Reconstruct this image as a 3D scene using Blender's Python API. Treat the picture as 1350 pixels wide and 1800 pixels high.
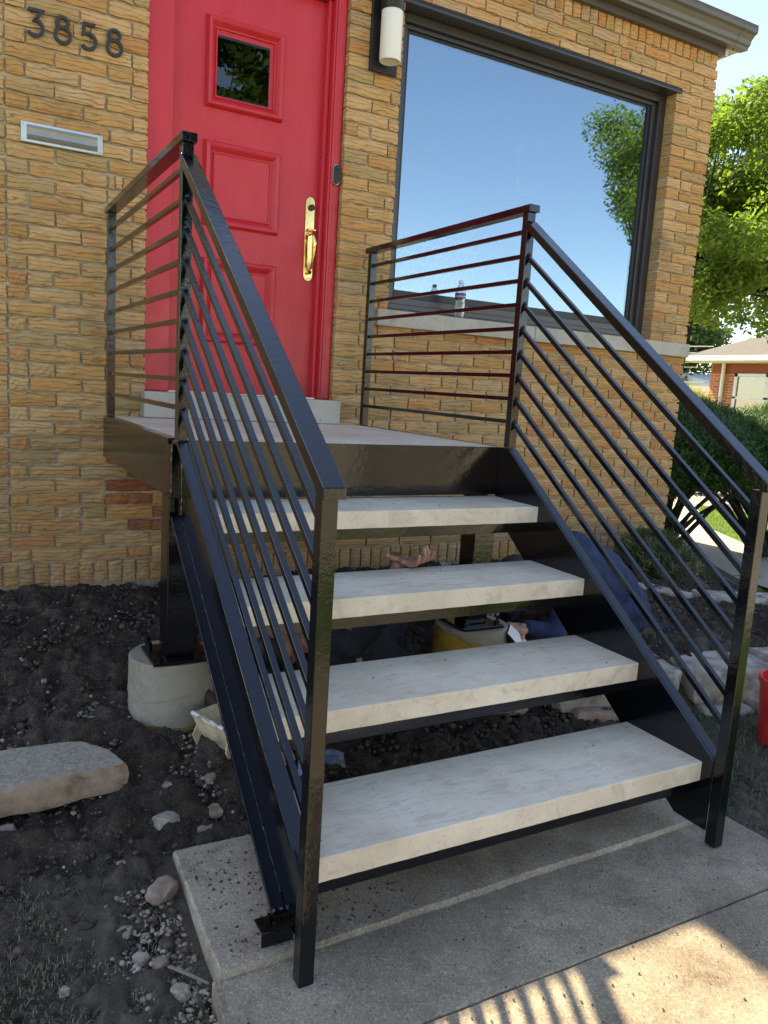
import bpy, bmesh, math, random
import numpy as np
from mathutils import Vector, Matrix, noise
R = math.radians
random.seed(7); rng = np.random.default_rng(11)
scene = bpy.context.scene
for o in list(bpy.data.objects): bpy.data.objects.remove(o)
COL = scene.collection

# ------------------------------------------------------------------ camera
cam_d = bpy.data.cameras.new("camera"); cam = bpy.data.objects.new("camera", cam_d); COL.objects.link(cam)
cr = Vector((0.87746, -0.47585, 0.06035)); cu = Vector((0.02162, 0.16493, 0.98607)); cf = Vector((0.47917, 0.86393, -0.15500))
m = Matrix((cr, cu, -cf)).transposed().to_4x4(); m.translation = Vector((-0.64237, -4.0107, 1.31856)); cam.matrix_world = m
cam_d.sensor_fit = 'VERTICAL'; cam_d.sensor_height = 24; cam_d.lens = 24 * 1383.07 / 1800
cam_d.clip_start = 0.02; cam_d.clip_end = 2000
scene.camera = cam
# ------------------------------------------------------------------ world, sun, exposure
SUN = Vector((-0.322, 0.69, 1.0)).normalized()
w = bpy.data.worlds.new("World"); scene.world = w; w.use_nodes = True
nt = w.node_tree; nt.nodes.clear()
sky = nt.nodes.new("ShaderNodeTexSky"); sky.sky_type = 'NISHITA'; sky.sun_disc = False
sky.sun_elevation = math.asin(SUN.z); sky.sun_rotation = math.atan2(SUN.x, SUN.y)
sky.air_density = 1.0; sky.dust_density = 0.35; sky.ozone_density = 1.0
bg = nt.nodes.new("ShaderNodeBackground"); bg.inputs[1].default_value = 0.125
wo = nt.nodes.new("ShaderNodeOutputWorld"); tint = nt.nodes.new("ShaderNodeMix"); tint.data_type = 'RGBA'; tint.blend_type = 'MULTIPLY'; tint.inputs[0].default_value = 1.0
tint.inputs[7].default_value = (1.08, .99, .92, 1); nt.links.new(sky.outputs[0], tint.inputs[6]); nt.links.new(tint.outputs[2], bg.inputs[0]); nt.links.new(bg.outputs[0], wo.inputs[0])
sl = bpy.data.lights.new("sun", 'SUN'); sl.energy = 4.9; sl.angle = R(0.55); sl.color = (1.0, 0.87, 0.62)
so = bpy.data.objects.new("sun", sl); COL.objects.link(so); so.rotation_euler = SUN.to_track_quat('Z', 'Y').to_euler(); so.location = SUN * 30
scene.view_settings.view_transform = 'Standard'; scene.view_settings.look = 'None'
scene.view_settings.gamma = 1.0; scene.view_settings.exposure = 1.76
scene.render.engine = 'CYCLES'
scene.cycles.max_bounces = 8; scene.cycles.transparent_max_bounces = 12

# ------------------------------------------------------------------ tagging and mesh helpers
def tag(o, label=None, cat=None, group=None, kind=None):
    if label: o['label'] = label
    if cat: o['category'] = cat
    if group: o['group'] = group
    if kind: o['kind'] = kind
    return o
def thing(name, label, cat, loc=(0, 0, 0), group=None):
    o = bpy.data.objects.new(name, None); COL.objects.link(o); o.location = loc; o.empty_display_size = .1
    return tag(o, label, cat, group)
def link(name, me, mats, parent=None):
    o = bpy.data.objects.new(name, me); COL.objects.link(o)
    if mats is not None and len(me.materials) == 0:
        for mm in (mats if isinstance(mats, (list, tuple)) else [mats]): me.materials.append(mm)
    if parent is not None:
        o.parent = parent
        # shapes are written in world coordinates: undo the parents' offset
        p = parent; off = Vector((0, 0, 0))
        while p is not None: off += p.location; p = p.parent
        if 'local' not in me: o.location = -off if off.length > 0 else (0, 0, 0)
    return o
class MB:
    def __init__(s): s.v = []; s.f = []; s.mi = []
    def add(s, vs, fs, mi=0):
        n = len(s.v); s.v += [tuple(v) for v in vs]
        s.f += [tuple(i + n for i in f) for f in fs]; s.mi += [mi] * len(fs); return s
    def box(s, x0, x1, y0, y1, z0, z1, mi=0):
        return s.add([(x0,y0,z0),(x1,y0,z0),(x1,y1,z0),(x0,y1,z0),(x0,y0,z1),(x1,y0,z1),(x1,y1,z1),(x0,y1,z1)],
            [(0,3,2,1),(4,5,6,7),(0,1,5,4),(1,2,6,5),(2,3,7,6),(3,0,4,7)], mi)
    def prism_x(s, poly, x0, x1, mi=0):       # polygon in (y,z), extruded along x
        n = len(poly); vs = [(x0, y, z) for y, z in poly] + [(x1, y, z) for y, z in poly]
        fs = [tuple(range(n)), tuple(range(2*n-1, n-1, -1))] + [(i, i+n, (i+1) % n + n, (i+1) % n) for i in range(n)]
        return s.add(vs, fs, mi)
    def prism_z(s, poly, z0, z1, mi=0):
        n = len(poly); vs = [(x, y, z0) for x, y in poly] + [(x, y, z1) for x, y in poly]
        fs = [tuple(range(n-1, -1, -1)), tuple(range(n, 2*n))] + [(i, (i+1) % n, (i+1) % n + n, i+n) for i in range(n)]
        return s.add(vs, fs, mi)
    def prism_y(s, poly, y0, y1, mi=0):       # polygon in (x,z)
        n = len(poly); vs = [(x, y0, z) for x, z in poly] + [(x, y1, z) for x, z in poly]
        fs = [tuple(range(n)), tuple(range(2*n-1, n-1, -1))] + [(i, i+n, (i+1) % n + n, (i+1) % n) for i in range(n)]
        return s.add(vs, fs, mi)
    def tube(s, pts, rad, n=8, cap=True, mi=0):
        pts = [Vector(p) for p in pts]; rad = rad if isinstance(rad, (list, tuple)) else [rad] * len(pts)
        b = len(s.v); up = Vector((0, 0, 1))
        for i, p in enumerate(pts):
            d = (pts[min(i+1, len(pts)-1)] - pts[max(i-1, 0)]).normalized()
            u = d.cross(up if abs(d.z) < .95 else Vector((1, 0, 0))).normalized(); v = d.cross(u)
            for k in range(n):
                a = 2 * math.pi * k / n; s.v.append(tuple(p + (u * math.cos(a) + v * math.sin(a)) * rad[i]))
        for i in range(len(pts) - 1):
            for k in range(n):
                s.f.append((b+i*n+k, b+i*n+(k+1) % n, b+(i+1)*n+(k+1) % n, b+(i+1)*n+k)); s.mi.append(mi)
        if cap:
            s.f.append(tuple(b + k for k in range(n-1, -1, -1))); s.mi.append(mi)
            e = b + (len(pts)-1)*n; s.f.append(tuple(e + k for k in range(n))); s.mi.append(mi)
        return s
    def lathe(s, prof, c, n=32, mi=0, cap=True):   # prof [(r,z)] about vertical axis at c
        b = len(s.v)
        for r, z in prof:
            for k in range(n):
                a = 2*math.pi*k/n; s.v.append((c[0] + r*math.cos(a), c[1] + r*math.sin(a), c[2] + z))
        for i in range(len(prof)-1):
            for k in range(n):
                s.f.append((b+i*n+k, b+i*n+(k+1) % n, b+(i+1)*n+(k+1) % n, b+(i+1)*n+k)); s.mi.append(mi)
        if cap:
            s.f.append(tuple(b+k for k in range(n-1, -1, -1))); s.mi.append(mi)
            e = b+(len(prof)-1)*n; s.f.append(tuple(e+k for k in range(n))); s.mi.append(mi)
        return s
    def bar(s, a, b, w, h, up=(0, 0, 1), mi=0):   # square bar from a to b, w across, h in the up sense
        a = Vector(a); b = Vector(b); d = (b-a).normalized(); u = d.cross(Vector(up)).normalized(); v = u.cross(d)
        vs = [p + u*(sx*w/2) + v*(sy*h/2) for p in (a, b) for sx, sy in ((-1,-1),(1,-1),(1,1),(-1,1))]
        return s.add(vs, [(0,1,2,3),(7,6,5,4),(0,4,5,1),(1,5,6,2),(2,6,7,3),(3,7,4,0)], mi)
    def build(s, name, mats, parent=None, bevel=0, smooth=False, seg=2):
        me = bpy.data.meshes.new(name); me.from_pydata(s.v, [], s.f); me.update()
        bm = bmesh.new(); bm.from_mesh(me); bmesh.ops.recalc_face_normals(bm, faces=bm.faces); 
        if bevel:
            bmesh.ops.bevel(bm, geom=[e for e in bm.edges if len(e.link_faces) == 2 and e.calc_face_angle(0) > .5], offset=bevel, segments=seg, affect='EDGES', profile=.5, clamp_overlap=True)
        bm.to_mesh(me); bm.free()
        o = link(name, me, mats, parent)
        if not bevel and len(me.polygons) == len(s.mi): me.polygons.foreach_set('material_index', s.mi)
        if smooth:
            me.polygons.foreach_set('use_smooth', [True]*len(me.polygons))
            try: me.set_sharp_from_angle(angle=R(40))
            except Exception: pass
        return o
def np_mesh(name, V, F, mats, parent=None, smooth=False, mi=None):
    """V (n,3) float, F (m,k) int"""
    me = bpy.data.meshes.new(name); V = np.ascontiguousarray(V, dtype=np.float32); F = np.ascontiguousarray(F, dtype=np.int32)
    k = F.shape[1]; me.vertices.add(len(V)); me.vertices.foreach_set('co', V.ravel())
    me.loops.add(F.size); me.loops.foreach_set('vertex_index', F.ravel())
    me.polygons.add(len(F)); me.polygons.foreach_set('loop_start', np.arange(0, F.size, k, dtype=np.int32))
    try: me.polygons.foreach_set('loop_total', np.full(len(F), k, dtype=np.int32))
    except Exception: pass
    me.update(calc_edges=True)
    if smooth: me.polygons.foreach_set('use_smooth', np.ones(len(F), dtype=bool))
    o = link(name, me, mats, parent)
    if mi is not None: me.polygons.foreach_set('material_index', np.asarray(mi, dtype=np.int32))
    return o

# ------------------------------------------------------------------ materials
class NT:
    def __init__(s, name):
        s.m = bpy.data.materials.new(name); s.m.use_nodes = True; s.t = s.m.node_tree; s.t.nodes.clear()
        s.out = s.n('ShaderNodeOutputMaterial'); s.b = s.n('ShaderNodeBsdfPrincipled'); s.l(s.b.outputs[0], s.out.inputs[0])
    def n(s, t, **k):
        q = s.t.nodes.new(t)
        for a, v in k.items(): setattr(q, a, v)
        return q
    def l(s, a, b): s.t.links.new(a, b)
    def pos(s, sc=(1, 1, 1), obj=False):
        g = s.n('ShaderNodeTexCoord').outputs['Object'] if obj else s.n('ShaderNodeNewGeometry').outputs['Position']
        mp = s.n('ShaderNodeMapping'); mp.inputs['Scale'].default_value = sc; s.l(g, mp.inputs[0]); return mp.outputs[0]
    def noise(s, vec, scale, detail=4, rough=.55, dist=0):
        q = s.n('ShaderNodeTexNoise'); q.inputs['Scale'].default_value = scale; q.inputs['Detail'].default_value = detail
        q.inputs['Roughness'].default_value = rough; q.inputs['Distortion'].default_value = dist
        if vec is not None: s.l(vec, q.inputs['Vector'])
        return q.outputs[0]
    def ramp(s, f, stops, interp='LINEAR'):
        q = s.n('ShaderNodeValToRGB'); q.color_ramp.interpolation = interp; e = q.color_ramp.elements
        while len(e) < len(stops): e.new(.5)
        for i, (p, c) in enumerate(stops):
            e[i].position = p; e[i].color = (*c, 1) if isinstance(c, tuple) else (c, c, c, 1)
        s.l(f, q.inputs[0]); return q.outputs[0]
    def mix(s, f, a, b, mode='MIX'):
        q = s.n('ShaderNodeMix'); q.data_type = 'RGBA'; q.blend_type = mode
        for i, v in ((0, f), (6, a), (7, b)):
            if hasattr(v, 'is_output'): s.l(v, q.inputs[i])
            elif i == 0: q.inputs[0].default_value = v
            else: q.inputs[i].default_value = (*v, 1) if isinstance(v, tuple) else (v, v, v, 1)
        return q.outputs[2]
    def math(s, op, a, b=None):
        q = s.n('ShaderNodeMath', operation=op)
        for i, v in enumerate((a, b)):
            if v is None: continue
            if hasattr(v, 'is_output'): s.l(v, q.inputs[i])
            else: q.inputs[i].default_value = v
        return q.outputs[0]
    def bump(s, h, strength=.3, dist=.01, prev=None):
        q = s.n('ShaderNodeBump'); q.inputs['Strength'].default_value = strength; q.inputs['Distance'].default_value = dist
        s.l(h, q.inputs['Height'])
        if prev is not None: s.l(prev, q.inputs['Normal'])
        return q.outputs[0]
    def set(s, color=None, rough=None, metal=None, normal=None, coat=None, spec=None):
        for nme, v in (('Base Color', color), ('Roughness', rough), ('Metallic', metal), ('Normal', normal), ('Coat Weight', coat), ('Specular IOR Level', spec)):
            if v is None: continue
            if hasattr(v, 'is_output'): s.l(v, s.b.inputs[nme])
            elif isinstance(v, tuple): s.b.inputs[nme].default_value = (*v, 1)
            else: s.b.inputs[nme].default_value = v
        return s.m
def mottled(name, stops, scale=8, rough=.8, bs=60, bst=.2, bd=.004, metal=0, spec=.4, detail=5, coat=None, obj=False, stretch=(1, 1, 1)):
    t = NT(name); p = t.pos(stretch, obj); f = t.noise(p, scale, detail, .6)
    c = t.ramp(f, [(.3 + .4*i/(max(1, len(stops)-1)), s_) for i, s_ in enumerate(stops)])
    nb = t.bump(t.noise(t.pos((1, 1, 1), obj), bs, 5, .6), bst, bd)
    return t.set(c, rough, metal, nb, coat, spec)

def mat_brick(name, stops, dirt=.5):
    t = NT(name)
    oi = t.n('ShaderNodeObjectInfo'); at = t.n('ShaderNodeAttribute', attribute_name='tone')
    rnd = t.math('FRACT', t.math('ADD', t.math('MULTIPLY', oi.outputs['Random'], 7.31), at.outputs['Fac']))
    base = t.ramp(rnd, stops, 'CONSTANT')
    g = t.n('ShaderNodeNewGeometry').outputs['Position']
    # every brick has its own stretch of the grain
    cmb = t.n('ShaderNodeCombineXYZ'); t.l(t.math('MULTIPLY', rnd, 37.0), cmb.inputs[0]); t.l(t.math('MULTIPLY', rnd, 11.0), cmb.inputs[2])
    ad = t.n('ShaderNodeVectorMath', operation='ADD'); t.l(g, ad.inputs[0]); t.l(cmb.outputs[0], ad.inputs[1])
    mp = t.n('ShaderNodeMapping'); mp.inputs['Scale'].default_value = (.30, .30, 1.0); t.l(ad.outputs[0], mp.inputs[0])
    wv = t.n('ShaderNodeTexWave', wave_type='BANDS', bands_direction='Z'); wv.inputs['Scale'].default_value = 15; wv.inputs['Distortion'].default_value = 9
    wv.inputs['Detail'].default_value = 2.5; wv.inputs['Detail Scale'].default_value = 1.5; wv.inputs['Detail Roughness'].default_value = .62
    t.l(mp.outputs[0], wv.inputs['Vector'])
    groove = t.ramp(wv.outputs['Fac'], [(0.0, 0.0), (.05, .45), (.15, 1.0), (1, 1.0)])
    mp2 = t.n('ShaderNodeMapping'); mp2.inputs['Scale'].default_value = (.35, .35, 2.2); t.l(ad.outputs[0], mp2.inputs[0])
    fine = t.noise(mp2.outputs[0], 60, 5, .65)
    blotch = t.noise(ad.outputs[0], 9, 3, .5)
    mask = t.noise(ad.outputs[0], 14, 2, .5)
    warm = t.mix(t.ramp(blotch, [(.52, 0.0), (.68, .55)]), base, (.60, .25, .08))
    col = t.mix(t.ramp(fine, [(.25, .48), (.6, 1.0)]), (.0, .0, .0), warm, 'MULTIPLY')
    col = t.mix(.42, warm, t.mix(1.0, warm, t.ramp(fine, [(.3, .72), (.65, 1.10)]), 'MULTIPLY'))
    gs = t.math('MULTIPLY', t.math('SUBTRACT', 1.0, groove), t.ramp(mask, [(.40, .10), (.64, .72)]))
    col = t.mix(gs, col, (.16, .085, .035))
    # grime: patches low on the wall, by the left of the door
    wd = t.noise(g, 2.3, 5, .65)
    sx = t.n('ShaderNodeSeparateXYZ'); t.l(g, sx.inputs[0])
    dm = t.math('MULTIPLY', t.ramp(wd, [(.52, 0.0), (.70, 1.0)]), dirt)
    low = t.n('ShaderNodeMapRange'); low.inputs[1].default_value = 1.25; low.inputs[2].default_value = .3; low.inputs[3].default_value = 0; low.inputs[4].default_value = .42
    t.l(sx.outputs[2], low.inputs[0])
    dm = t.math('MAXIMUM', dm, t.math('MULTIPLY', low.outputs[0], t.ramp(t.noise(g, 7, 4), [(.35, .4), (.6, 1.0)])))
    col = t.mix(dm, col, (.15, .11, .075))
    h = t.math('ADD', t.math('MULTIPLY', groove, 1.1), t.math('MULTIPLY', fine, .5))
    nb = t.bump(h, .6, .006); nb = t.bump(t.noise(g, 260, 3), .3, .0015, nb)
    return t.set(col, .88, 0, nb, None, .25)
BUFF = [(0, (0.536, 0.312, 0.116)), (0.12, (0.565, 0.339, 0.143)), (0.24, (0.499, 0.273, 0.094)), (0.36, (0.574, 0.356, 0.157)), (0.48, (0.461, 0.304, 0.13)), (0.56, (0.546, 0.29, 0.103)), (0.66, (0.593, 0.37, 0.17)), (0.76, (0.517, 0.246, 0.09)), (0.83, (0.433, 0.286, 0.121)), (0.88, (0.527, 0.326, 0.139)), (0.96, (0.508, 0.33, 0.17))]
M_BRICK = mat_brick('buff_bark_brick', BUFF)
M_BRICKRED = mat_brick('red_patch_brick', [(0, (.28, .085, .04)), (.4, (.34, .12, .05)), (.7, (.24, .07, .035))], .3)
M_MORTAR = mottled('mortar', [(.26, .20, .13), (.40, .32, .21), (.56, .49, .37)], 12, .95, 160, .6, .003)
def mat_steel():
    t = NT('glossy_black_paint'); g = t.pos()
    n1 = t.noise(g, 220, 2, .5); n2 = t.noise(g, 45, 2, .5)
    nb = t.bump(n1, .22, .0012); nb = t.bump(n2, .22, .003, nb)
    r = t.ramp(t.noise(g, 7, 4, .6), [(.35, .06), (.7, .17)])
    m_ = t.set((.002, .0025, .004), r, 0, nb, 0.0, .62); t.b.inputs['Coat Roughness'].default_value = .04
    return m_
M_STEEL = mat_steel()
M_PRIMER = mottled('primer_smear', [(.015, .008, .008), (.09, .018, .012)], 14, .45, 90, .3)
def mat_stone_tread():
    t = NT('sawn_limestone'); g = t.pos()
    c = t.ramp(t.noise(g, 3.2, 6, .62), [(.28, (.56, .455, .32)), (.5, (.70, .590, .44)), (.72, (.79, .69, .54))])
    c = t.mix(t.ramp(t.noise(t.pos((1, 4, 1)), 9, 5, .7, 1.2), [(.50, 0.0), (.66, .50)]), c, (.40, .32, .22))
    scr = t.noise(t.pos((2, 30, 6)), 14, 3, .7, 3.0)
    c = t.mix(t.ramp(scr, [(.64, 0.0), (.68, .5)]), c, (.16, .13, .10))
    ln = t.noise(t.pos((14, 1.2, 5)), 5, 6, .75, 4.0); c = t.mix(t.ramp(ln, [(.600, 0.0), (.612, .75), (.624, 0.0)]), c, (.08, .06, .045))
    c = t.mix(t.ramp(t.noise(g, 120, 3, .7), [(.30, .25), (.40, 0.0)]), c, (.25, .21, .16))
    nb = t.bump(t.noise(g, 130, 5, .65), .25, .0015)
    return t.set(c, .62, 0, nb, None, .4)
M_TREAD = mat_stone_tread()
def mat_concrete(name, a, b, c_, stain=(.075, .052, .032), agg=True):
    t = NT(name); g = t.pos()
    col = t.ramp(t.noise(g, 2.6, 7, .66), [(.28, a), (.5, b), (.74, c_)])
    col = t.mix(t.ramp(t.noise(g, 5.5, 8, .78, .6), [(.50, 0.0), (.70, .60)]), col, stain)
    if agg:
        v = t.n('ShaderNodeTexVoronoi'); v.inputs['Scale'].default_value = 240; t.l(g, v.inputs['Vector'])
        bw = t.n('ShaderNodeRGBToBW'); t.l(v.outputs['Color'], bw.inputs[0])
        col = t.mix(.38, col, t.mix(1.0, col, t.ramp(bw.outputs[0], [(.15, .35), (.45, .9), (.7, 1.15), (.88, 2.0)]), 'MULTIPLY'))
    col = t.mix(t.ramp(t.noise(g, 60, 4, .7), [(.655, 0.0), (.70, .9)]), col, (.03, .026, .022))
    h = t.math('ADD', t.noise(g, 240, 4, .7), t.math('MULTIPLY', t.noise(g, 30, 4, .6), .8))
    return t.set(col, .85, 0, t.bump(h, .55, .0035), None, .35)
M_WALK = mat_concrete('weathered_walk_concrete', (.175, .135, .090), (.28, .222, .150), (.39, .318, .22))
M_SLAB = mat_concrete('pale_slab_concrete', (.21, .160, .108), (.35, .282, .198), (.47, .395, .288), (.105, .066, .038))
M_PIER = mat_concrete('pier_concrete', (.18, .155, .115), (.29, .255, .19), (.38, .34, .265), (.10, .08, .055), False)
M_STEP = mat_concrete('sill_concrete', (.36, .33, .26), (.46, .42, .34), (.52, .48, .40), (.26, .23, .17), False)
M_STREET = mat_concrete('street_concrete', (.34, .29, .22), (.42, .36, .28), (.48, .42, .33), (.28, .23, .18), False)
def mat_soil():
    t = NT('damp_topsoil'); g = t.pos()
    c = t.ramp(t.noise(g, 5, 8, .7), [(.3, (.030, .020, .013)), (.5, (.080, .057, .038)), (.7, (.16, .120, .084))])
    c = t.mix(t.ramp(t.noise(g, 1.7, 5, .7), [(.40, .0), (.62, .75)]), c, (.018, .012, .008)); c = t.mix(t.ramp(t.noise(g, 70, 5, .75), [(.60, 0.0), (.66, .8)]), c, (.24, .19, .14))
    c = t.mix(1.0, c, t.ramp(t.noise(g, 150, 5, .8), [(.32, .35), (.5, 1.0), (.66, 1.9)]), 'MULTIPLY')
    sp = t.n('ShaderNodeSeparateXYZ'); t.l(g, sp.inputs[0])
    my = t.n('ShaderNodeMapRange'); my.inputs[1].default_value = -1.7; my.inputs[2].default_value = -2.5; t.l(sp.outputs[1], my.inputs[0])
    dry = t.math('MULTIPLY', my.outputs[0], t.ramp(t.noise(g, 4, 7, .72), [(.38, 0.0), (.60, .85)]))
    c = t.mix(dry, c, t.mix(t.noise(g, 120, 4, .8), (.12, .095, .068), (.30, .25, .185)))
    h = t.math('ADD', t.noise(g, 110, 6, .75), t.math('MULTIPLY', t.noise(g, 28, 5, .7), 1.4))
    return t.set(c, .92, 0, t.bump(h, 1.0, .012), None, .3)
M_SOIL = mat_soil()
M_CLOD = mottled('soil_clod', [(.028, .019, .012), (.075, .054, .037), (.15, .112, .08)], 40, .95, 220, .8, .004)
M_LAWN = mottled('lawn_turf', [(.05, .08, .014), (.10, .15, .022), (.15, .20, .035)], 6, .9, 120, .9, .02)
M_ROCK = mottled('limestone_rock', [(.16, .13, .10), (.34, .29, .23), (.48, .43, .36)], 14, .9, 110, .8, .006)
M_ROCK2 = mottled('tan_rock', [(.16, .11, .08), (.30, .21, .15), (.40, .31, .24)], 18, .9, 120, .8, .006)
M_PEB = mottled('pale_pebble', [(.15, .115, .08), (.30, .24, .17), (.52, .44, .33)], 60, .85, 300, .4, .002)
def mat_curb():
    t = NT('pitted_curb_stone'); g = t.pos()
    nz = t.n('ShaderNodeSeparateXYZ'); t.l(t.n('ShaderNodeNewGeometry').outputs['Normal'], nz.inputs[0])
    top = t.ramp(t.noise(g, 75, 7, .8), [(.33, (.12, .095, .07)), (.44, (.36, .305, .23)), (.66, (.50, .44, .34))])
    side = t.ramp(t.noise(g, 16, 6, .65), [(.3, (.22, .14, .09)), (.5, (.42, .30, .20)), (.7, (.52, .40, .28))])
    c = t.mix(t.ramp(nz.outputs[2], [(.5, 0.0), (.75, 1.0)]), side, top)
    h = t.math('ADD', t.noise(g, 55, 6, .75), t.math('MULTIPLY', t.noise(g, 18, 3), .8))
    return t.set(c, .92, 0, t.bump(h, .9, .01), None, .25)
M_CURB = mat_curb()
def mat_red():
    t = NT('red_door_paint'); g = t.pos()
    c = t.ramp(t.noise(t.pos((3, 3, .5)), 4, 4, .6), [(.3, (.52, .019, .028)), (.7, (.60, .028, .040))])
    c = t.mix(t.ramp(t.noise(g, 55, 3, .7), [(.70, 0.0), (.75, .5)]), c, (.62, .25, .22))
    sz = t.n('ShaderNodeSeparateXYZ'); t.l(g, sz.inputs[0]); mr = t.n('ShaderNodeMapRange'); mr.inputs[1].default_value = 1.75; mr.inputs[2].default_value = 1.24; mr.inputs[3].default_value = 0; mr.inputs[4].default_value = .8
    t.l(sz.outputs[2], mr.inputs[0]); c = t.mix(t.math('MULTIPLY', mr.outputs[0], t.ramp(t.noise(g, 6, 5, .7), [(.42, 0.0), (.62, .55)])), c, (.20, .05, .045))
    nb = t.bump(t.noise(t.pos((1, 1, .12)), 90, 4, .6), .28, .002); nb = t.bump(t.noise(g, 7, 2), .12, .02, nb)
    return t.set(c, t.ramp(t.noise(g, 3, 5, .7), [(.35, .26), (.65, .50)]), 0, nb, None, .5)
M_RED = mat_red()
M_BRONZE = mottled('dark_bronze_aluminium', [(.030, .026, .026), (.042, .036, .035)], 5, .32, 300, .05, .001, 0, .6)
M_FASCIA = mottled('brown_fascia_metal', [(.070, .056, .048), (.085, .07, .06)], 5, .38, 90, .06, .002, 0, .5)
M_GUTTER = mottled('gutter_metal', [(.095, .082, .066), (.125, .108, .088)], 3, .35, 90, .08, .002, .0, .5)
M_WHITE = mottled('white_painted_trim', [(.66, .62, .55), (.76, .72, .66)], 6, .5, 90, .1)
M_PALE = mottled('pale_soffit', [(.62, .55, .46), (.70, .63, .54)], 6, .5, 90, .1)
M_BLACK = mottled('satin_black', [(.010, .010, .011), (.016, .016, .017)], 9, .35, 200, .05)
M_IRON = mottled('aged_black_iron', [(.022, .020, .020), (.035, .033, .032)], 30, .42, 200, .12)
def simple(name, c, rough=.5, metal=0, spec=.5):
    t = NT(name); g = t.pos(); cc = t.mix(t.noise(g, 30, 3), tuple(x*.86 for x in c), tuple(min(1, x*1.1) for x in c))
    return t.set(cc, rough, metal, t.bump(t.noise(g, 150, 3), .08, .001), None, spec)
M_BRASS = simple('polished_brass', (.83, .60, .22), .10, 1)
M_ALU = simple('brushed_aluminium', (.50, .48, .42), .30, 1)
M_ALU2 = simple('slot_flap_aluminium', (.52, .50, .44), .38, .9)
M_FROST = mottled('opal_glass_shade', [(.80, .76, .66), (.82, .78, .68)], 2, .35, 20, .01); M_FROST.node_tree.nodes['Principled BSDF'].inputs['Subsurface Weight'].default_value = .3
M_NAVY = mottled('navy_sweatshirt', [(.012, .017, .045), (.020, .029, .075), (.032, .046, .11)], 9, .92, 500, .35, .002)
M_DKSHIRT = mottled('charcoal_work_shirt', [(.012, .015, .022), (.022, .027, .038)], 9, .9, 400, .4, .002)
M_JEANS = mottled('dark_jeans', [(.010, .013, .025), (.02, .025, .045)], 9, .9, 400, .4, .002)
M_SKIN = mottled('weathered_skin', [(.30, .135, .085), (.40, .20, .13), (.46, .24, .165)], 28, .5, 260, .35, .0012); M_SKIN.node_tree.nodes['Principled BSDF'].inputs['Subsurface Weight'].default_value = .12
M_NAIL = simple('fingernail', (.60, .38, .30), .3)
M_HAIR = simple('dark_hair', (.012, .009, .008), .6)
M_YELLOW = mottled('yellow_form_tube', [(.10, .055, .012), (.30, .19, .018), (.40, .27, .03)], 9, .5, 120, .3)
M_CREAM = mottled('cream_plastic', [(.28, .20, .12), (.50, .40, .25), (.58, .48, .32)], 14, .55, 90, .2)
M_RUST = mottled('rusty_pipe', [(.030, .018, .016), (.075, .035, .025), (.05, .03, .03)], 30, .6, 140, .6)
M_PAIL = mottled('red_plastic_pail', [(.42, .018, .016), (.58, .028, .022), (.66, .05, .04)], 12, .35, 120, .15)
M_WIRE = simple('grey_wire', (.45, .45, .45), .4, .6)
M_RAG = mottled('blue_grey_rag', [(.12, .16, .24), (.28, .33, .42)], 18, .9, 300, .4)
M_DOWN = mottled('black_downspout', [(.020, .020, .018), (.04, .038, .032)], 12, .5, 90, .2)
def mat_leaf(name, stops, trans=.45):
    t = NT(name); g = t.n('ShaderNodeNewGeometry')
    at = t.n('ShaderNodeAttribute', attribute_name='tone')
    c = t.ramp(at.outputs['Fac'], stops)
    d = t.b; t.set(c, .5, 0, None, None, .35)
    tr = t.n('ShaderNodeBsdfTranslucent'); t.l(t.mix(.5, c, (.25, .42, .02)), tr.inputs[0])
    mx = t.n('ShaderNodeMixShader'); mx.inputs[0].default_value = trans
    t.l(d.outputs[0], mx.inputs[1]); t.l(tr.outputs[0], mx.inputs[2]); t.l(mx.outputs[0], t.out.inputs[0])
    return t.m
M_MAPLE = mat_leaf('maple_leaves', [(0, (.07, .12, .022)), (.5, (.17, .235, .035)), (1, (.30, .35, .07))], .55)
M_OAK = mat_leaf('darker_leaves', [(0, (.03, .06, .018)), (.5, (.055, .095, .022)), (1, (.09, .14, .03))], .3)
M_YEW = mat_leaf('yew_needles', [(0, (.012, .034, .007)), (.6, (.034, .085, .013)), (1, (.08, .16, .02))], .15)
M_SPRUCE = mat_leaf('olive_needles', [(0, (.035, .045, .016)), (.6, (.09, .10, .035)), (1, (.17, .15, .06))], .15)
M_LIME = mat_leaf('lime_leaves', [(0, (.15, .24, .01)), (1, (.28, .38, .02))], .4)
M_GRASS = mat_leaf('green_grass_blade', [(0, (.10, .17, .018)), (1, (.24, .34, .04))], .45)
M_DRY = mat_leaf('dry_grass_blade', [(0, (.13, .125, .05)), (.5, (.30, .26, .14)), (1, (.48, .42, .27))], .2)
M_GREY = mat_leaf('greyed_grass_blade', [(0, (.05, .065, .035)), (.6, (.13, .15, .09)), (1, (.26, .25, .18))], .2)
M_BARK = mottled('dark_bark', [(.018, .014, .011), (.045, .036, .028)], 9, .95, 40, .9, .03)
M_INT = simple('interior_white', (.62, .60, .56), .9)
M_INTW = simple('interior_blue_grey_wall', (.22, .30, .42), .9)
M_FLOOR = simple('interior_floor', (.18, .11, .06), .6)
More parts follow.
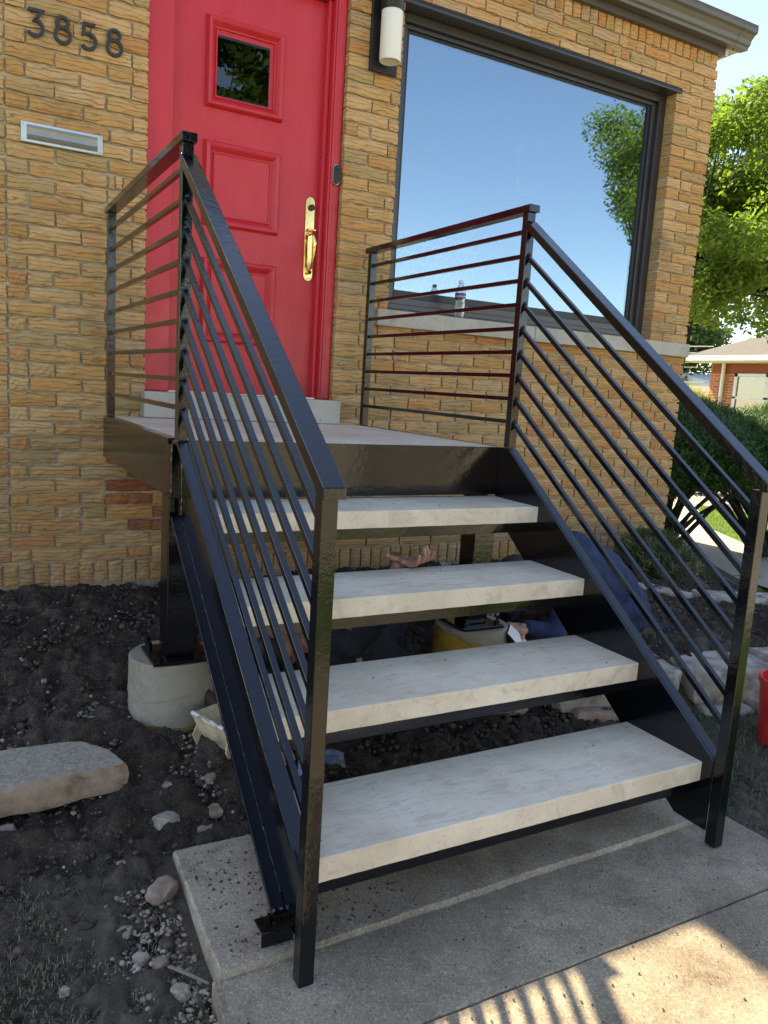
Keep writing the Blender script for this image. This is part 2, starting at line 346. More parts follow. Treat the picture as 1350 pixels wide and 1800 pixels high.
def mat_nb():
    t = NT('neighbour_red_brick'); g = t.pos(); sp = t.n('ShaderNodeSeparateXYZ'); t.l(g, sp.inputs[0]); cb_ = t.n('ShaderNodeCombineXYZ')
    t.l(t.math('ADD', sp.outputs[1], sp.outputs[0]), cb_.inputs[0]); t.l(sp.outputs[2], cb_.inputs[1])
    bk = t.n('ShaderNodeTexBrick'); t.l(cb_.outputs[0], bk.inputs['Vector']); bk.inputs['Scale'].default_value = 1; bk.inputs['Brick Width'].default_value = .21; bk.inputs['Row Height'].default_value = .075; bk.inputs['Mortar Size'].default_value = .008
    bk.inputs['Color1'].default_value = (.36, .09, .035, 1); bk.inputs['Color2'].default_value = (.50, .17, .075, 1); bk.inputs['Mortar'].default_value = (.50, .36, .26, 1)
    return t.set(bk.outputs['Color'], .9, 0, t.bump(t.noise(g, 60, 3), .3, .004), None, .3)
M_NB = mat_nb()
M_SHING = mottled('grey_shingle', [(.09, .082, .070), (.14, .13, .112)], 20, .95, 90, .6, .01)
M_BLUEH = simple('pale_blue_siding', (.42, .52, .62), .8)
M_TANH = simple('tan_siding', (.55, .38, .25), .8)
def mat_glass(name, refl, tint=(.75, .82, .85), f0=None):
    t = NT(name); t.t.nodes.remove(t.b)
    gl = t.n('ShaderNodeBsdfGlossy'); gl.inputs['Roughness'].default_value = .0; gl.inputs[0].default_value = (.74, .89, 1.0, 1) if refl > .2 else (.93, .97, 1.0, 1)
    gb = t.bump(t.noise(t.pos(), 1.6, 1), .05, .02); t.l(gb, gl.inputs['Normal'])
    tr = t.n('ShaderNodeBsdfTransparent'); tr.inputs[0].default_value = (*tint, 1)
    lw = t.n('ShaderNodeLayerWeight'); lw.inputs[0].default_value = .5
    f = t.math('ADD', t.math('MULTIPLY', t.math('POWER', lw.outputs['Facing'], 4.0), 1-refl), refl)
    mx = t.n('ShaderNodeMixShader'); t.l(f, mx.inputs[0]); t.l(tr.outputs[0], mx.inputs[1]); t.l(gl.outputs[0], mx.inputs[2]); t.l(mx.outputs[0], t.out.inputs[0])
    return t.m
M_GLASS = mat_glass('coated_window_glass', .27, (.66, .72, .74))
M_DGLASS = mat_glass('door_glass', .06, (.35, .38, .35))
M_NGLASS = mat_glass('neighbour_glass', .15, (.6, .65, .6))
def mat_clear():
    t = NT('clear_bottle_plastic'); t.t.nodes.remove(t.b)
    gl = t.n('ShaderNodeBsdfGlossy'); gl.inputs['Roughness'].default_value = .05
    tr = t.n('ShaderNodeBsdfTransparent'); tr.inputs[0].default_value = (.86, .89, .90, 1)
    lw = t.n('ShaderNodeLayerWeight'); lw.inputs[0].default_value = .45
    mx = t.n('ShaderNodeMixShader'); t.l(t.math('ADD', lw.outputs['Facing'], .06), mx.inputs[0]); t.l(tr.outputs[0], mx.inputs[1]); t.l(gl.outputs[0], mx.inputs[2]); t.l(mx.outputs[0], t.out.inputs[0])
    return t.m
M_CLEAR = mat_clear()

# ------------------------------------------------------------------ ground
def fbm(x, y, s, o=4):
    return noise.fractal(Vector((x*s, y*s, 3.7)), .55, 2.1, o)
def lerp_pts(v, pts):
    if v >= pts[0][0]: return pts[0][1]
    for (a, za), (b, zb) in zip(pts, pts[1:]):
        if v >= b: return zb + (za - zb) * (v - b) / (a - b)
    return pts[-1][1]
def sm(a, b, x):
    t = min(1, max(0, (x-a)/(b-a))); return t*t*(3-2*t)
def gh(x, y):
    left = lerp_pts(y, [(0, .268), (-.7, .19), (-1.4, .085), (-2.0, .0), (-2.5, -.045), (-3.2, -.05), (-5, -.05)])
    right = lerp_pts(y, [(0, .25), (-.8, .215), (-1.68, .19), (-1.86, .03), (-2.4, .0), (-3.2, -.03), (-5, -.05)])
    k = sm(1.7, 2.1, x); z = left*(1-k) + right*k
    # hollow dug under the stairs
    if .1 < x < 1.8 and -2.1 < y < -1.0: z -= .03 * sm(.1, .4, x) * (1 - sm(1.5, 1.8, x))
    far = .0; k2 = sm(3.6, 4.4, x); z = z*(1-k2) + (far if y > -1.5 else far - .04*sm(-1.5, -3.5, y))*k2
    # below the concrete
    if -.13 < x < 1.53 and y < -2.03: z = min(z, -.06)
    if -.17 < x < 1.53 and y < -2.5: z = -.09
    return z
def axis(a, b, step, lo, hi, grow=1.35):
    c = list(np.arange(a, b + 1e-6, step)); s_ = step; v = b
    while v < hi: s_ *= grow; v += s_; c.append(min(v, hi))
    s_ = step; v = a
    while v > lo: s_ *= grow; v -= s_; c.insert(0, max(v, lo))
    return c
gx = axis(-1.3, 4.0, .013, -500, 500); gy = axis(-3.0, .02, .013, -500, 500)
V = []; 
for y in gy:
    for x in gx:
        z = gh(x, y)
        if -3 < x < 5 and -4 < y < .3:
            amp = .035 if (x < 1.6 or y > -1.9) else .014
            if (-.2 < x < 1.56 and y < -1.98): amp = .0
            z += amp * fbm(x, y, 3.5, 3) + amp*.8 * fbm(x+9, y, 14, 3) + (.010 * noise.noise(Vector((x*30, y*30, 1))) + .007 * noise.noise(Vector((x*75, y*75, 1)))) * (amp > 0)
        V.append((x, y, z))
nx, ny = len(gx), len(gy)
I = np.arange(nx*ny).reshape(ny, nx); F = np.stack([I[:-1, :-1], I[:-1, 1:], I[1:, 1:], I[1:, :-1]], -1).reshape(-1, 4)
Vn = np.array(V); cen = Vn[F].mean(1)
nz = np.array([noise.noise(Vector((c[0]*3, c[1]*3, 0))) if abs(c[0]) < 6 and abs(c[1]) < 6 else 0 for c in cen])
soil = (cen[:, 0] + .25*nz < 4.15) & (cen[:, 1] + .25*nz > -3.25) & (cen[:, 0] > -3.5) & ~((cen[:, 0] > 1.56) & (cen[:, 1] < -2.62 + .2*nz)) & ~((cen[:, 0] < -.2) & (cen[:, 1] < -2.75 + .2*nz))
ground = np_mesh('ground', Vn, F, [M_LAWN, M_SOIL], None, True, soil.astype(int)); tag(ground, kind='structure')

def slab_mesh(name, poly, z0, z1, mat, parent=None, chamfer=.012, jitter=.006, seed=1):
    rnd = random.Random(seed); pts = []
    for i, p in enumerate(poly):
        q = poly[(i+1) % len(poly)]; L = math.dist(p, q); n = max(1, int(L/.06))
        for k in range(n):
            t = k/n; pts.append((p[0]+(q[0]-p[0])*t + rnd.uniform(-jitter, jitter)*(k > 0), p[1]+(q[1]-p[1])*t + rnd.uniform(-jitter, jitter)*(k > 0)))
    cx = sum(p[0] for p in pts)/len(pts); cy = sum(p[1] for p in pts)/len(pts)
    def inset(p, d):
        v = Vector((cx-p[0], cy-p[1])); v.normalize(); return (p[0]+v.x*d, p[1]+v.y*d)
    rings = [[(*p, z0) for p in pts], [(*p, z1-chamfer + rnd.uniform(-.003, .002)) for p in pts], [(*inset(p, chamfer), z1) for p in pts]]
    n = len(pts); vs = sum(rings, []); fs = [tuple(range(2*n, 3*n)), tuple(range(n-1, -1, -1))]
    for r in range(2):
        for i in range(n): fs.append((r*n+i, r*n+(i+1) % n, (r+1)*n+(i+1) % n, (r+1)*n+i))
    mb = MB(); mb.add(vs, fs); return mb.build(name, mat, parent)
o = slab_mesh('stair_pad', [(-.15, -2.505), (1.55, -2.47), (1.56, -2.02), (-.132, -2.005)], -.09, .020, M_SLAB, seed=3, chamfer=.006, jitter=.0025); tag(o, kind='structure')
o = slab_mesh('path', [(-.19, -2.7905), (-.165, -2.50), (1.56, -2.465), (1.57, -2.7905)], -.1, .003, M_WALK, seed=4, chamfer=.003, jitter=.0015); tag(o, kind='structure')
o = slab_mesh('path', [(-.24, -4.55), (-.19, -2.794), (1.57, -2.794), (2.0, -3.1), (2.05, -4.55)], -.1, .000, M_WALK, seed=5, chamfer=.003, jitter=.0015); tag(o, kind='structure')
# pavement and street in front, side walk and side street to the right
mb = MB(); mb.box(-60, 60, -8.2, -6.7, -.2, -.012); o = mb.build('sidewalk', M_STREET); tag(o, kind='structure')
mb = MB(); mb.box(2.9, 60, -6.2, -4.35, -.2, -.008); o = mb.build('drive_strip', M_STREET); tag(o, kind='structure')
mb = MB(); mb.box(-80, 80, -19, -10, -.3, -.025); o = mb.build('street', M_STREET); tag(o, kind='structure')
mb = MB(); mb.add([(4.534, -1.523, 0.018), (5.183, -1.169, 0.018), (5.949, 0.481, 0.018), (6.597, 1.659, 0.018), (7.776, 2.838, 0.018), (9.779, 4.606, 0.018), (8.718, 5.313, 0.018), (5.654, 2.72, 0.018), (4.853, 0.834, 0.018)], [(0, 1, 2, 8), (2, 3, 7, 8), (3, 4, 6, 7), (4, 5, 6)]); o = mb.build('side_path', M_STREET); tag(o, kind='structure')
mb = MB(); mb.box(8.3, 14.5, -40, 60, -.1, .016); o = mb.build('side_street', M_STREET); tag(o, kind='structure')

# ------------------------------------------------------------------ house: brick wall
house = thing('brick_house', 'buff bark-textured brick house front with a red door and a big dark-framed window', 'house')
WX0, WX1 = -2.4, 3.95
DOOR = (.191, 1.209, 1.108, 3.33); WIN = (1.525, 3.594, 1.70, 3.392)
STEPR = None
back = MB()
RY0, RY1 = .012, .11
def wallbox(x0, x1, z0, z1): back.box(x0, x1, RY0, RY1, z0, z1)
wallbox(WX0, DOOR[0]-.004, -.1, 3.66); wallbox(DOOR[1]+.004, WIN[0]-.004, -.1, 3.66)
wallbox(DOOR[0]-.004, DOOR[1]+.004, -.1, DOOR[2]); wallbox(DOOR[0]-.004, DOOR[1]+.004, DOOR[3]+.004, 3.66)
wallbox(WIN[1]+.004, WX1-.01, -.1, 3.66); wallbox(WIN[0]-.004, WIN[1]+.004, -.1, WIN[2]-.04); wallbox(WIN[0]-.004, WIN[1]+.004, WIN[3]+.004, 3.66)
back.box(WX1-.11, WX1-.012, RY1, 9, -.1, 3.66)
wall = back.build('wall', M_MORTAR, house)
J = .0115; CH = .0677; MOD = .2245
bricks = []          # x0,x1,z0,z1,vertical?
def clip(x0, x1, z0, z1, vert):
    segs = [(x0, x1)]
    for (a, b, c, d) in (DOOR, WIN):
        if z1 > c + .015 and z0 < d - .02:
            ns = []
            for s0, s1 in segs:
                if s1 <= a + .002 or s0 >= b - .002: ns.append((s0, s1)); continue
                if s0 < a - .03: ns.append((s0, a))
                if s1 > b + .03: ns.append((b, s1))
            segs = ns
    for s0, s1 in segs:
        if not vert:
            for (a, b, c, d) in (DOOR, WIN):
                if z1 > c + .015 and z0 < d - .02:
                    if b < s0 < b + .05: s0 = b
                    if a - .05 < s1 < a: s1 = a
            if WX1 - .045 < s1 < WX1: s1 = WX1
        if s1 - s0 > .022: bricks.append((s0, s1, z0, z1, vert))
rb = random.Random(5)
k = 0; z = .3931
SEAM = -.412
while z < 3.57:
    off = -.214 if k % 2 else -.102
    n0 = int((WX0 - off)/MOD) - 1; x = off + n0*MOD; shift = rb.uniform(-.006, .006)
    edges = []
    while x < WX1 + .3:
        edges.append(x + shift + rb.uniform(-.004, .004))
        if rb.random() < .10: edges.append(x + shift + MOD*.5)
        x += MOD
    for a, b in zip(edges, edges[1:]):
        a2, b2 = a + J/2, b - J/2
        if a2 < SEAM < b2:
            for p, q in ((a2, SEAM-.006), (SEAM+.004, b2)):
                if q-p > .012: clip(p, q, z + J/2, z + CH - J/2, 0)
            continue
        if SEAM - .06 < b2 < SEAM: b2 = SEAM - .006
        if SEAM < a2 < SEAM + .06: a2 = SEAM + .004
        a2 = max(a2, WX0); b2 = min(b2, WX1)
        if b2 - a2 > .03:
            if rb.random() < .012: 
                n = 3; w_ = (b2-a2)/n
                for i in range(n): clip(a2+i*w_, a2+(i+1)*w_-.006, z+J/2, z+CH-J/2, 1)
            else: clip(a2, b2, z + J/2, z + CH - J/2, 0)
    z += CH; k += 1
for zz0, zz1 in ((.275, .3865), (z + J/2, 3.668)):
    x = WX0
    while x < WX1 - .03:
        clip(x, min(x + .058, WX1), zz0, zz1, 1); x += .0675
# brick shapes: a rough split face on a box open at the back
def brick_shape(L, H, seed, nxs=6, nzs=3, amp=.0045, vert=0, D=.095):
    r = random.Random(seed); vs = []; fs = []
    if vert: nxs, nzs = 3, 5
    for j in range(nzs+1):
        for i in range(nxs+1):
            u = i/nxs; v = j/nzs; e = (i in (0, nxs)) or (j in (0, nzs))
            dx = r.uniform(-.0032, .0032) if i in (0, nxs) else 0; dz = r.uniform(-.0034, .0030) if j in (0, nzs) else 0
            y = (r.uniform(-.001, .002) if e else r.uniform(-amp, amp*.2) - .002)
            vs.append((u*L + dx, y, v*H + dz))
    w1 = nxs+1
    for j in range(nzs):
        for i in range(nxs): fs.append((j*w1+i, j*w1+i+1, (j+1)*w1+i+1, (j+1)*w1+i))
    b = len(vs); vs += [(0, D, 0), (L, D, 0), (L, D, H), (0, D, H)]
    fs.append(tuple([b, b+1] + [i for i in range(nxs, -1, -1)]))
    fs.append(tuple([b+2, b+3] + [nzs*w1 + i for i in range(0, w1)]))
    fs.append(tuple([b+3, b] + [j*w1 for j in range(nzs+1)]))
    fs.append(tuple([b+1, b+2] + [j*w1+nxs for j in range(nzs, -1, -1)]))
    return vs, fs
cm = cam.matrix_world.inverted()
def area_px(b):
    c = Vector(((b[0]+b[1])/2, 0, (b[2]+b[3])/2)); p = cm @ c
    if p.z > -.1: return 0
    u = p.x/-p.z*1383; v = p.y/-p.z*1383
    if abs(u) > 690 or abs(v) > 915: return 0
    if c.x > 3.95: return 0
    # behind the landing
    return (b[1]-b[0])*(b[3]-b[2])/p.z**2
order = sorted(bricks, key=lambda b: -area_px(b))
def is_red(b):
    return (-.02 < b[0] < .34 and .40 < b[2] < .88 and rb.random() < .8) or (.3 < b[0] < .9 and .40 < b[2] < .9 and rb.random() < .45)
cache = {}
for i, b in enumerate(order[:300]):
    L = round((b[1]-b[0])/.004)*.004; H = round((b[3]-b[2])/.003)*.003; red = is_red(b)
    key = (round(L, 3), b[4], rb.randrange(4), red)
    if key not in cache:
        vs, fs = brick_shape(b[1]-b[0], b[3]-b[2], hash(key) % 999, vert=b[4]); me = bpy.data.meshes.new('brick'); me.from_pydata(vs, [], fs); me.update(); me.materials.append(M_BRICKRED if red else M_BRICK); cache[key] = (me, b[1]-b[0])
    me, L0 = cache[key]
    o = bpy.data.objects.new('brick', me); COL.objects.link(o); o.parent = wall; o.location = (b[0], rb.uniform(-.003, .002), b[2])
VS = []; FS = []; TN = []; MI = []
def addb(vs, fs, tone, red, xf):
    n = len(VS); VS.extend(xf(v) for v in vs); FS.extend([tuple(q+n for q in f) for f in fs]); TN.extend([tone]*len(vs)); MI.extend([red]*len(fs))
for i, b in enumerate(order[300:]):
    vs, fs = brick_shape(b[1]-b[0], b[3]-b[2], i, vert=b[4]); yo = rb.uniform(-.003, .002)
    addb(vs, fs, rb.random(), 1 if is_red(b) else 0, lambda v: (v[0]+b[0], v[1]+yo, v[2]+b[2]))
zz = .3931; k = 0     # the side of the house round the right-hand corner
while zz < 3.57:
    yy = .1 + (.11 if k % 2 else 0)
    while yy < 3.0:
        vs, fs = brick_shape(MOD-J, CH-J, k*31+int(yy*10), nxs=3, nzs=1)
        addb(vs, fs, rb.random(), 0, lambda v: (WX1 - v[1], yy + v[0], v[2]+zz+J/2)); yy += MOD
    zz += CH; k += 1
me = bpy.data.meshes.new('bricks'); me.from_pydata(VS, [], FS); me.materials.append(M_BRICK); me.materials.append(M_BRICKRED)
at = me.attributes.new('tone', 'FLOAT', 'POINT'); at.data.foreach_set('value', TN); me.polygons.foreach_set('material_index', MI)
bm = bmesh.new(); bm.from_mesh(me); bmesh.ops.recalc_face_normals(bm, faces=bm.faces); bm.to_mesh(me); bm.free()
rest = link('remaining_bricks', me, None, wall); tag(rest, kind='stuff')
# foundation, other walls, ceiling, roof
mb = MB(); mb.box(WX0, WX1-.02, .02, 9, -.3, .27); mb.build('foundation', M_STEP, house)
mb = MB(); mb.box(WX0, WX1-.12, 8.9, 9, .27, 3.66); mb.box(WX0-.02, WX0+.1, .112, 8.9, .27, 3.66); mb.build('rear_wall', M_MORTAR, house)
mb = MB(); mb.prism_x([(-.17, 3.83), (4.5, 5.2), (9.2, 3.83), (9.2, 3.80), (-.17, 3.80)], WX0-.1, 4.09); mb.build('roof', M_SHING, house)
MB().box(-.22, 1.5, .20, 3.4, 3.86, 4.85).build('shadow_block', M_PALE, house)  # unseen block added on the roof to carry the shadow-casting slab
MB().box(-.54, 1.8, -.03, 3.7, 4.852, 4.93).build('shadow_slab', M_SHING, house)  # unseen slab added; its left edge bounds the sunlit patch on the path
# fascia, gutter, soffit end
MB().box(WX0, 3.957, -.040, .0, 3.657, 3.80).build('fascia', M_FASCIA, house, .003)
gp = [(-.043, 3.70), (-.105, 3.695), (-.108, 3.712), (-.122, 3.722), (-.128, 3.748), (-.150, 3.772), (-.170, 3.782), (-.172, 3.806), (-.160, 3.806), (-.158, 3.795), (-.048, 3.795)]
g_ = MB().prism_x(gp, WX0, 3.955).prism_x(gp, 3.958, 4.09).build('gutter', M_GUTTER, house)
MB().box(3.958, 4.075, -.040, 3.0, 3.700, 3.79).box(3.958, 3.985, -.035, 3.0, 3.655, 3.70).build('soffit', M_PALE, house, .002)
MB().tube([(4.0, -.06, 3.697), (4.0, -.06, 3.693)], .006).tube([(3.97, -.03, 3.655), (3.97, -.03, 3.651)], .005).build('rivet', M_RUST, house)
# ------------------------------------------------------------------ red door
door = MB().box(.30, 1.135, .120, .160, 1.238, 3.285).build('door', M_RED, house, .002)
dp = house
MB().box(.195, .318, .045, .118, 1.238, 3.33).box(1.140, 1.205, .035, .16, 1.238, 3.33).box(1.118, 1.139, .075, .119, 1.238, 3.285).box(.318, 1.14, .045, .118, 3.287, 3.33).box(1.150, 1.165, .026, .034, 1.240, 3.33).build('door_frame', M_RED, house, .004)
def moulding(x0, x1, z0, z1, w_, y0, h, name, parent, mat):
    # sloped picture-frame moulding, profile from the outside in
    prof = [(0, 0), (.002, -h*.55), (.010, -h*.95), (w_*.30, -h), (w_*.45, -h*.85), (w_*.72, -h*.25), (w_*.80, -h*.18), (w_*.83, -h*.42), (w_*.90, -h*.42), (w_*.93, -h*.05), (w_, -.001)]
    vs = []; fs = []
    for d, yy in prof:
        vs += [(x0+d, y0+yy, z0+d), (x1-d, y0+yy, z0+d), (x1-d, y0+yy, z1-d), (x0+d, y0+yy, z1-d)]
    for r in range(len(prof)-1):
        for k in range(4): fs.append((r*4+k, r*4+(k+1) % 4, (r+1)*4+(k+1) % 4, (r+1)*4+k))
    return MB().add(vs, fs).build(name, mat, parent)
moulding(.49, .897, 2.648, 3.067, .060, .1195, .034, 'moulding', door, M_RED)
moulding(.49, .895, 2.083, 2.49, .062, .1195, .030, 'moulding', door, M_RED)
moulding(.49, .893, 1.503, 1.925, .062, .1195, .030, 'moulding', door, M_RED)
for (a, b) in ((2.138, 2.435), (1.558, 1.87)): MB().box(.545, .840, .112, .1185, a, b).build('raised_panel', M_RED, door, .003)
MB().box(.549, .818, .1165, .1180, 2.713, 2.977).build('pane', M_DGLASS, door)
MB().box(.545, .822, .1183, .1196, 2.70, 2.99).build('pane_backing', M_BLACK, door)
# brass handle set
hd = MB()
pl = [(1.077 + .026*math.cos(a), 2.280 + .03*math.sin(a)) for a in np.linspace(0, math.pi, 9)] + [(1.079 + .026*math.cos(a), 1.90 + .03*math.sin(a)) for a in np.linspace(math.pi, 2*math.pi, 9)]
hd.prism_y(pl, .112, .119); hobj = hd.build('handle_plate', M_BRASS, door, .0015)
MB().tube([(1.079, .112, 2.115), (1.08, .075, 2.125), (1.082, .055, 2.10), (1.084, .050, 2.06), (1.084, .056, 2.0), (1.082, .075, 1.945), (1.081, .112, 1.925)], [.008, .009, .012, .013, .011, .008, .007], 12).build('grip', M_BRASS, door, smooth=True)
MB().tube([(1.060, .112, 2.135), (1.060, .085, 2.137), (1.10, .085, 2.137), (1.10, .112, 2.135)], .005, 8).tube([(1.08, .112, 1.925), (1.08, .09, 1.915)], [.014, .011], 12).build('thumb_latch', M_BRASS, door, smooth=True)
MB().tube([(1.083, .113, 2.255), (1.083, .100, 2.255)], [.017, .016], 20).build('lock_cylinder', M_RUST, door, smooth=True)
MB().box(.175, 1.225, -.085, .118, 1.109, 1.236).build('door_step', M_STEP, house, .006)
MB().box(.322, 1.13, .06, .119, 1.2362, 1.243).build('threshold', M_ALU, house)
# ------------------------------------------------------------------ picture window
win = MB()
def ring(mbx, x0, x1, z0, z1, wl, wr, wt, wb, y0, y1):
    mbx.box(x0, x0+wl, y0, y1, z0, z1); mbx.box(x1-wr, x1, y0, y1, z0, z1)
    mbx.box(x0+wl, x1-wr, y0, y1, z1-wt, z1); mbx.box(x0+wl, x1-wr, y0, y1, z0, z0+wb)
ring(win, 1.527, 3.592, 1.760, 3.352, .052, .060, .045, .045, .085, .20)
window = win.build('window', M_BRONZE, house, .003)
wf = MB(); ring(wf, 1.580, 3.531, 1.806, 3.306, .030, .034, .022, .040, .112, .18); wf.build('sash', M_BRONZE, window, .003)
wf = MB(); ring(wf, 1.611, 3.496, 1.847, 3.283, .018, .026, .012, .042, .125, .17); wf.build('glazing_bead', M_BLACK, window, .002)
MB().box(1.628, 3.471, .135, .141, 1.888, 3.272).build('pane', M_GLASS, window)
MB().prism_x([(-.018, 3.350), (-.018, 3.362), (-.006, 3.388), (.118, 3.391), (.118, 3.353)], 1.505, 3.625).build('head_flashing', M_BRONZE, window, .002)
MB().prism_x([(.006, 1.757), (.006, 1.764), (.20, 1.80), (.20, 1.757)], 1.527, 3.592).build('sub_sill', M_BRONZE, window)
for a, b in ((1.438, 2.548), (2.552, 3.935)):
    MB().box(a, b, -.052, .10, 1.663, 1.753).build('sill_stone', M_STEP, house, .004)
# the room behind the glass
MB().box(1.30, 3.80, 3.2, 3.3, .8, 3.5).box(1.25, 1.30, .21, 3.2, .8, 3.5).box(3.80, 3.83, .21, 3.2, .8, 3.5).build('room_wall', M_INTW, house)
MB().box(1.30, 3.80, .21, 3.2, 3.42, 3.5).build('room_ceiling', M_INT, house)
MB().box(1.30, 3.80, .21, 3.2, .8, .85).build('room_floor', M_FLOOR, house)
cb = MB()
for i in range(9):
    for j in range(6):
        cx_, cz_ = 1.70 + i*.062 + (.031 if j % 2 else 0), 1.93 + j*.055
        cb.tube([(cx_ + .030*math.sin(a), .20, cz_ + .030*math.cos(a)) for a in np.linspace(0, 2*math.pi, 13)], .0045, 4, False)
tag(cb.build('trellis_screen', M_WHITE), 'white lattice of linked ovals behind the left end of the window glass', 'screen')
# vase with wire handles inside the window
v = thing('lantern', 'dark cylinder lantern with a green lid and wire handle behind the window glass', 'lantern', (2.62, .23, 1.80))
MB().lathe([(.045, -.12), (.055, -.10), (.055, .20), (.050, .21)], (2.62, .23, 1.88), 24).build('lantern_body', M_DOWN, v, smooth=True)
MB().lathe([(.066, .0), (.070, .015), (.05, .035), (.02, .04)], (2.62, .23, 2.09), 24).build('lid', simple('green_lid', (.02, .12, .08), .4), v, smooth=True)
MB().tube([(2.575, .23, 2.11), (2.575, .23, 2.22), (2.59, .23, 2.275), (2.62, .23, 2.295), (2.65, .23, 2.275), (2.665, .23, 2.22), (2.665, .23, 2.11)], .003, 6).build('wire_handle', M_WIRE, v)
tag(MB().lathe([(.02, .03), (.15, .02), (.16, .0), (.14, -.03), (.05, -.045)], (3.55, 1.6, 3.0), 28).tube([(3.55, 1.6, 3.02), (3.55, 1.6, 3.42)], .012).build('ceiling_lamp', M_FROST, smooth=True), 'round white lamp hanging inside the room behind the window', 'lamp')
MB().box(1.53, 3.59, .21, .5, 1.76, 1.795).build('inner_sill', M_INT, house)
# ------------------------------------------------------------------ fixtures on the wall
ml = thing('mail_slot', 'brushed aluminium mail slot set in the brick wall below the house number', 'mail slot', (-.18, 0, 2.335))
MB().box(-.352, -.010, -.012, .0, 2.291, 2.378).build('frame_plate', M_ALU, ml, .003)
MB().prism_x([(-.013, 2.304), (-.017, 2.307), (-.026, 2.322), (-.019, 2.338), (-.024, 2.350), (-.014, 2.364), (-.013, 2.366)], -.328, -.034).build('flap', M_ALU2, ml)
for x in (-.341, -.021):
    for z in (2.303, 2.366): MB().tube([(x, -.0119, z), (x, -.0155, z)], [.0045, .0035], 10).build('screw', M_ALU2, ml, smooth=True)
hn = thing('house_number', 'dark metal house number 3858 fixed to the brick wall left of the red door', 'house number', (-.14, 0, 2.78))
def ribbon(pts, w_, y0, y1, closed=False):
    n = len(pts); L = []; Rr = []
    for i in range(n):
        a = pts[(i-1) % n] if (closed or i > 0) else pts[i]; b = pts[(i+1) % n] if (closed or i < n-1) else pts[i]
        p = Vector(pts[i]); d1 = (p-Vector(a)); d2 = (Vector(b)-p)
        if d1.length < 1e-6: d1 = d2
        if d2.length < 1e-6: d2 = d1
        d1.normalize(); d2.normalize(); n1 = Vector((-d1.y, d1.x)); n2 = Vector((-d2.y, d2.x)); nn = (n1+n2).normalized(); s_ = w_/2/max(.45, nn.dot(n1))
        L.append(p + nn*s_); Rr.append(p - nn*s_)
    vs = []
    for P_, Q in zip(L, Rr): vs += [(P_.x, y0, P_.y), (Q.x, y0, Q.y), (Q.x, y1, Q.y), (P_.x, y1, P_.y)]
    fs = []; m_ = n if closed else n-1
    for i in range(m_):
        j = (i+1) % n
        for k in range(4): fs.append((i*4+k, i*4+(k+1) % 4, j*4+(k+1) % 4, j*4+k))
    if not closed: fs += [(0, 1, 2, 3), (n*4-1, n*4-2, n*4-3, n*4-4)]
    return vs, fs
def digit(ch_, cx, z0, parent, H=.112):
    W = H*.60; mb = MB(); t = .0135; y0, y1 = -.020, -.007
    arc = lambda cx_, cz_, rx, rz, a0, a1, n=20: [(cx_+rx*math.cos(R(a)), cz_+rz*math.sin(R(a))) for a in np.linspace(a0, a1, n)]
    if ch_ == '8':
        mb.add(*ribbon(arc(cx, z0+H*.31, W*.46, H*.285, 0, 360, 33)[:-1], t, y0, y1, True)); mb.add(*ribbon(arc(cx, z0+H*.77, W*.34, H*.19, 0, 360, 29)[:-1], t, y0-.0006, y1, True))
    elif ch_ == '3':
        mb.add(*ribbon([(cx-W*.42, z0+H*.95), (cx+W*.40, z0+H*.95), (cx-W*.02, z0+H*.60)] + arc(cx-W*.04, z0+H*.325, W*.48, H*.285, 80, -145, 22), t, y0, y1))
    else:
        mb.add(*ribbon([(cx+W*.40, z0+H*.95), (cx-W*.30, z0+H*.95), (cx-W*.36, z0+H*.56)] + arc(cx-W*.04, z0+H*.325, W*.46, H*.285, 115, -145, 24), t, y0, y1))
    mb.tube([(cx-W*.2, -.008, z0+H*.9), (cx-W*.2, .004, z0+H*.9)], .003, 6)
    return mb.build('digit', M_IRON, parent)
for c_, x, z in (('3', -.290, 2.727), ('8', -.180, 2.725), ('5', -.071, 2.725), ('8', .038, 2.727)): digit(c_, x, z, hn)
db = thing('doorbell', 'small black video doorbell with a pale rim on the right door frame', 'doorbell', (1.176, .03, 2.42))
cap = lambda r, cz0, cz1, cx: [(cx + r*math.cos(a), cz1 + r*math.sin(a)) for a in np.linspace(0, math.pi, 9)] + [(cx + r*math.cos(a), cz0 + r*math.sin(a)) for a in np.linspace(math.pi, 2*math.pi, 9)]
MB().prism_y(cap(.0215, 2.392, 2.452, 1.178), .014, .034).build('rim', M_ALU, db, .001)
MB().prism_y(cap(.0180, 2.392, 2.452, 1.178), .008, .0138).build('face', M_BLACK, db, .001)
MB().tube([(1.178, .0079, 2.455), (1.178, .005, 2.455)], .008, 14).tube([(1.178, .0079, 2.390), (1.178, .0055, 2.390)], .011, 14).build('button', M_IRON, db)
lp = thing('wall_lamp', 'black wall lamp with a white glass cylinder between the door and the window', 'wall lamp', (1.40, 0, 3.1))
MB().box(1.322, 1.484, -.024, -.002, 2.965, 3.56).build('back_plate', M_BLACK, lp, .004)
MB().tube([(1.405, -.024, 3.34), (1.405, -.09, 3.34)], .02, 12).lathe([(.058, 0), (.060, .003), (.060, .29), (.055, .30)], (1.400, -.095, 3.238), 36).build('lamp_body', M_BLACK, lp, smooth=True)
MB().lathe([(.046, .004), (.054, .0), (.0565, .006), (.0565, .24)], (1.400, -.095, 2.998), 40).build('lamp_shade', M_FROST, lp, smooth=True)

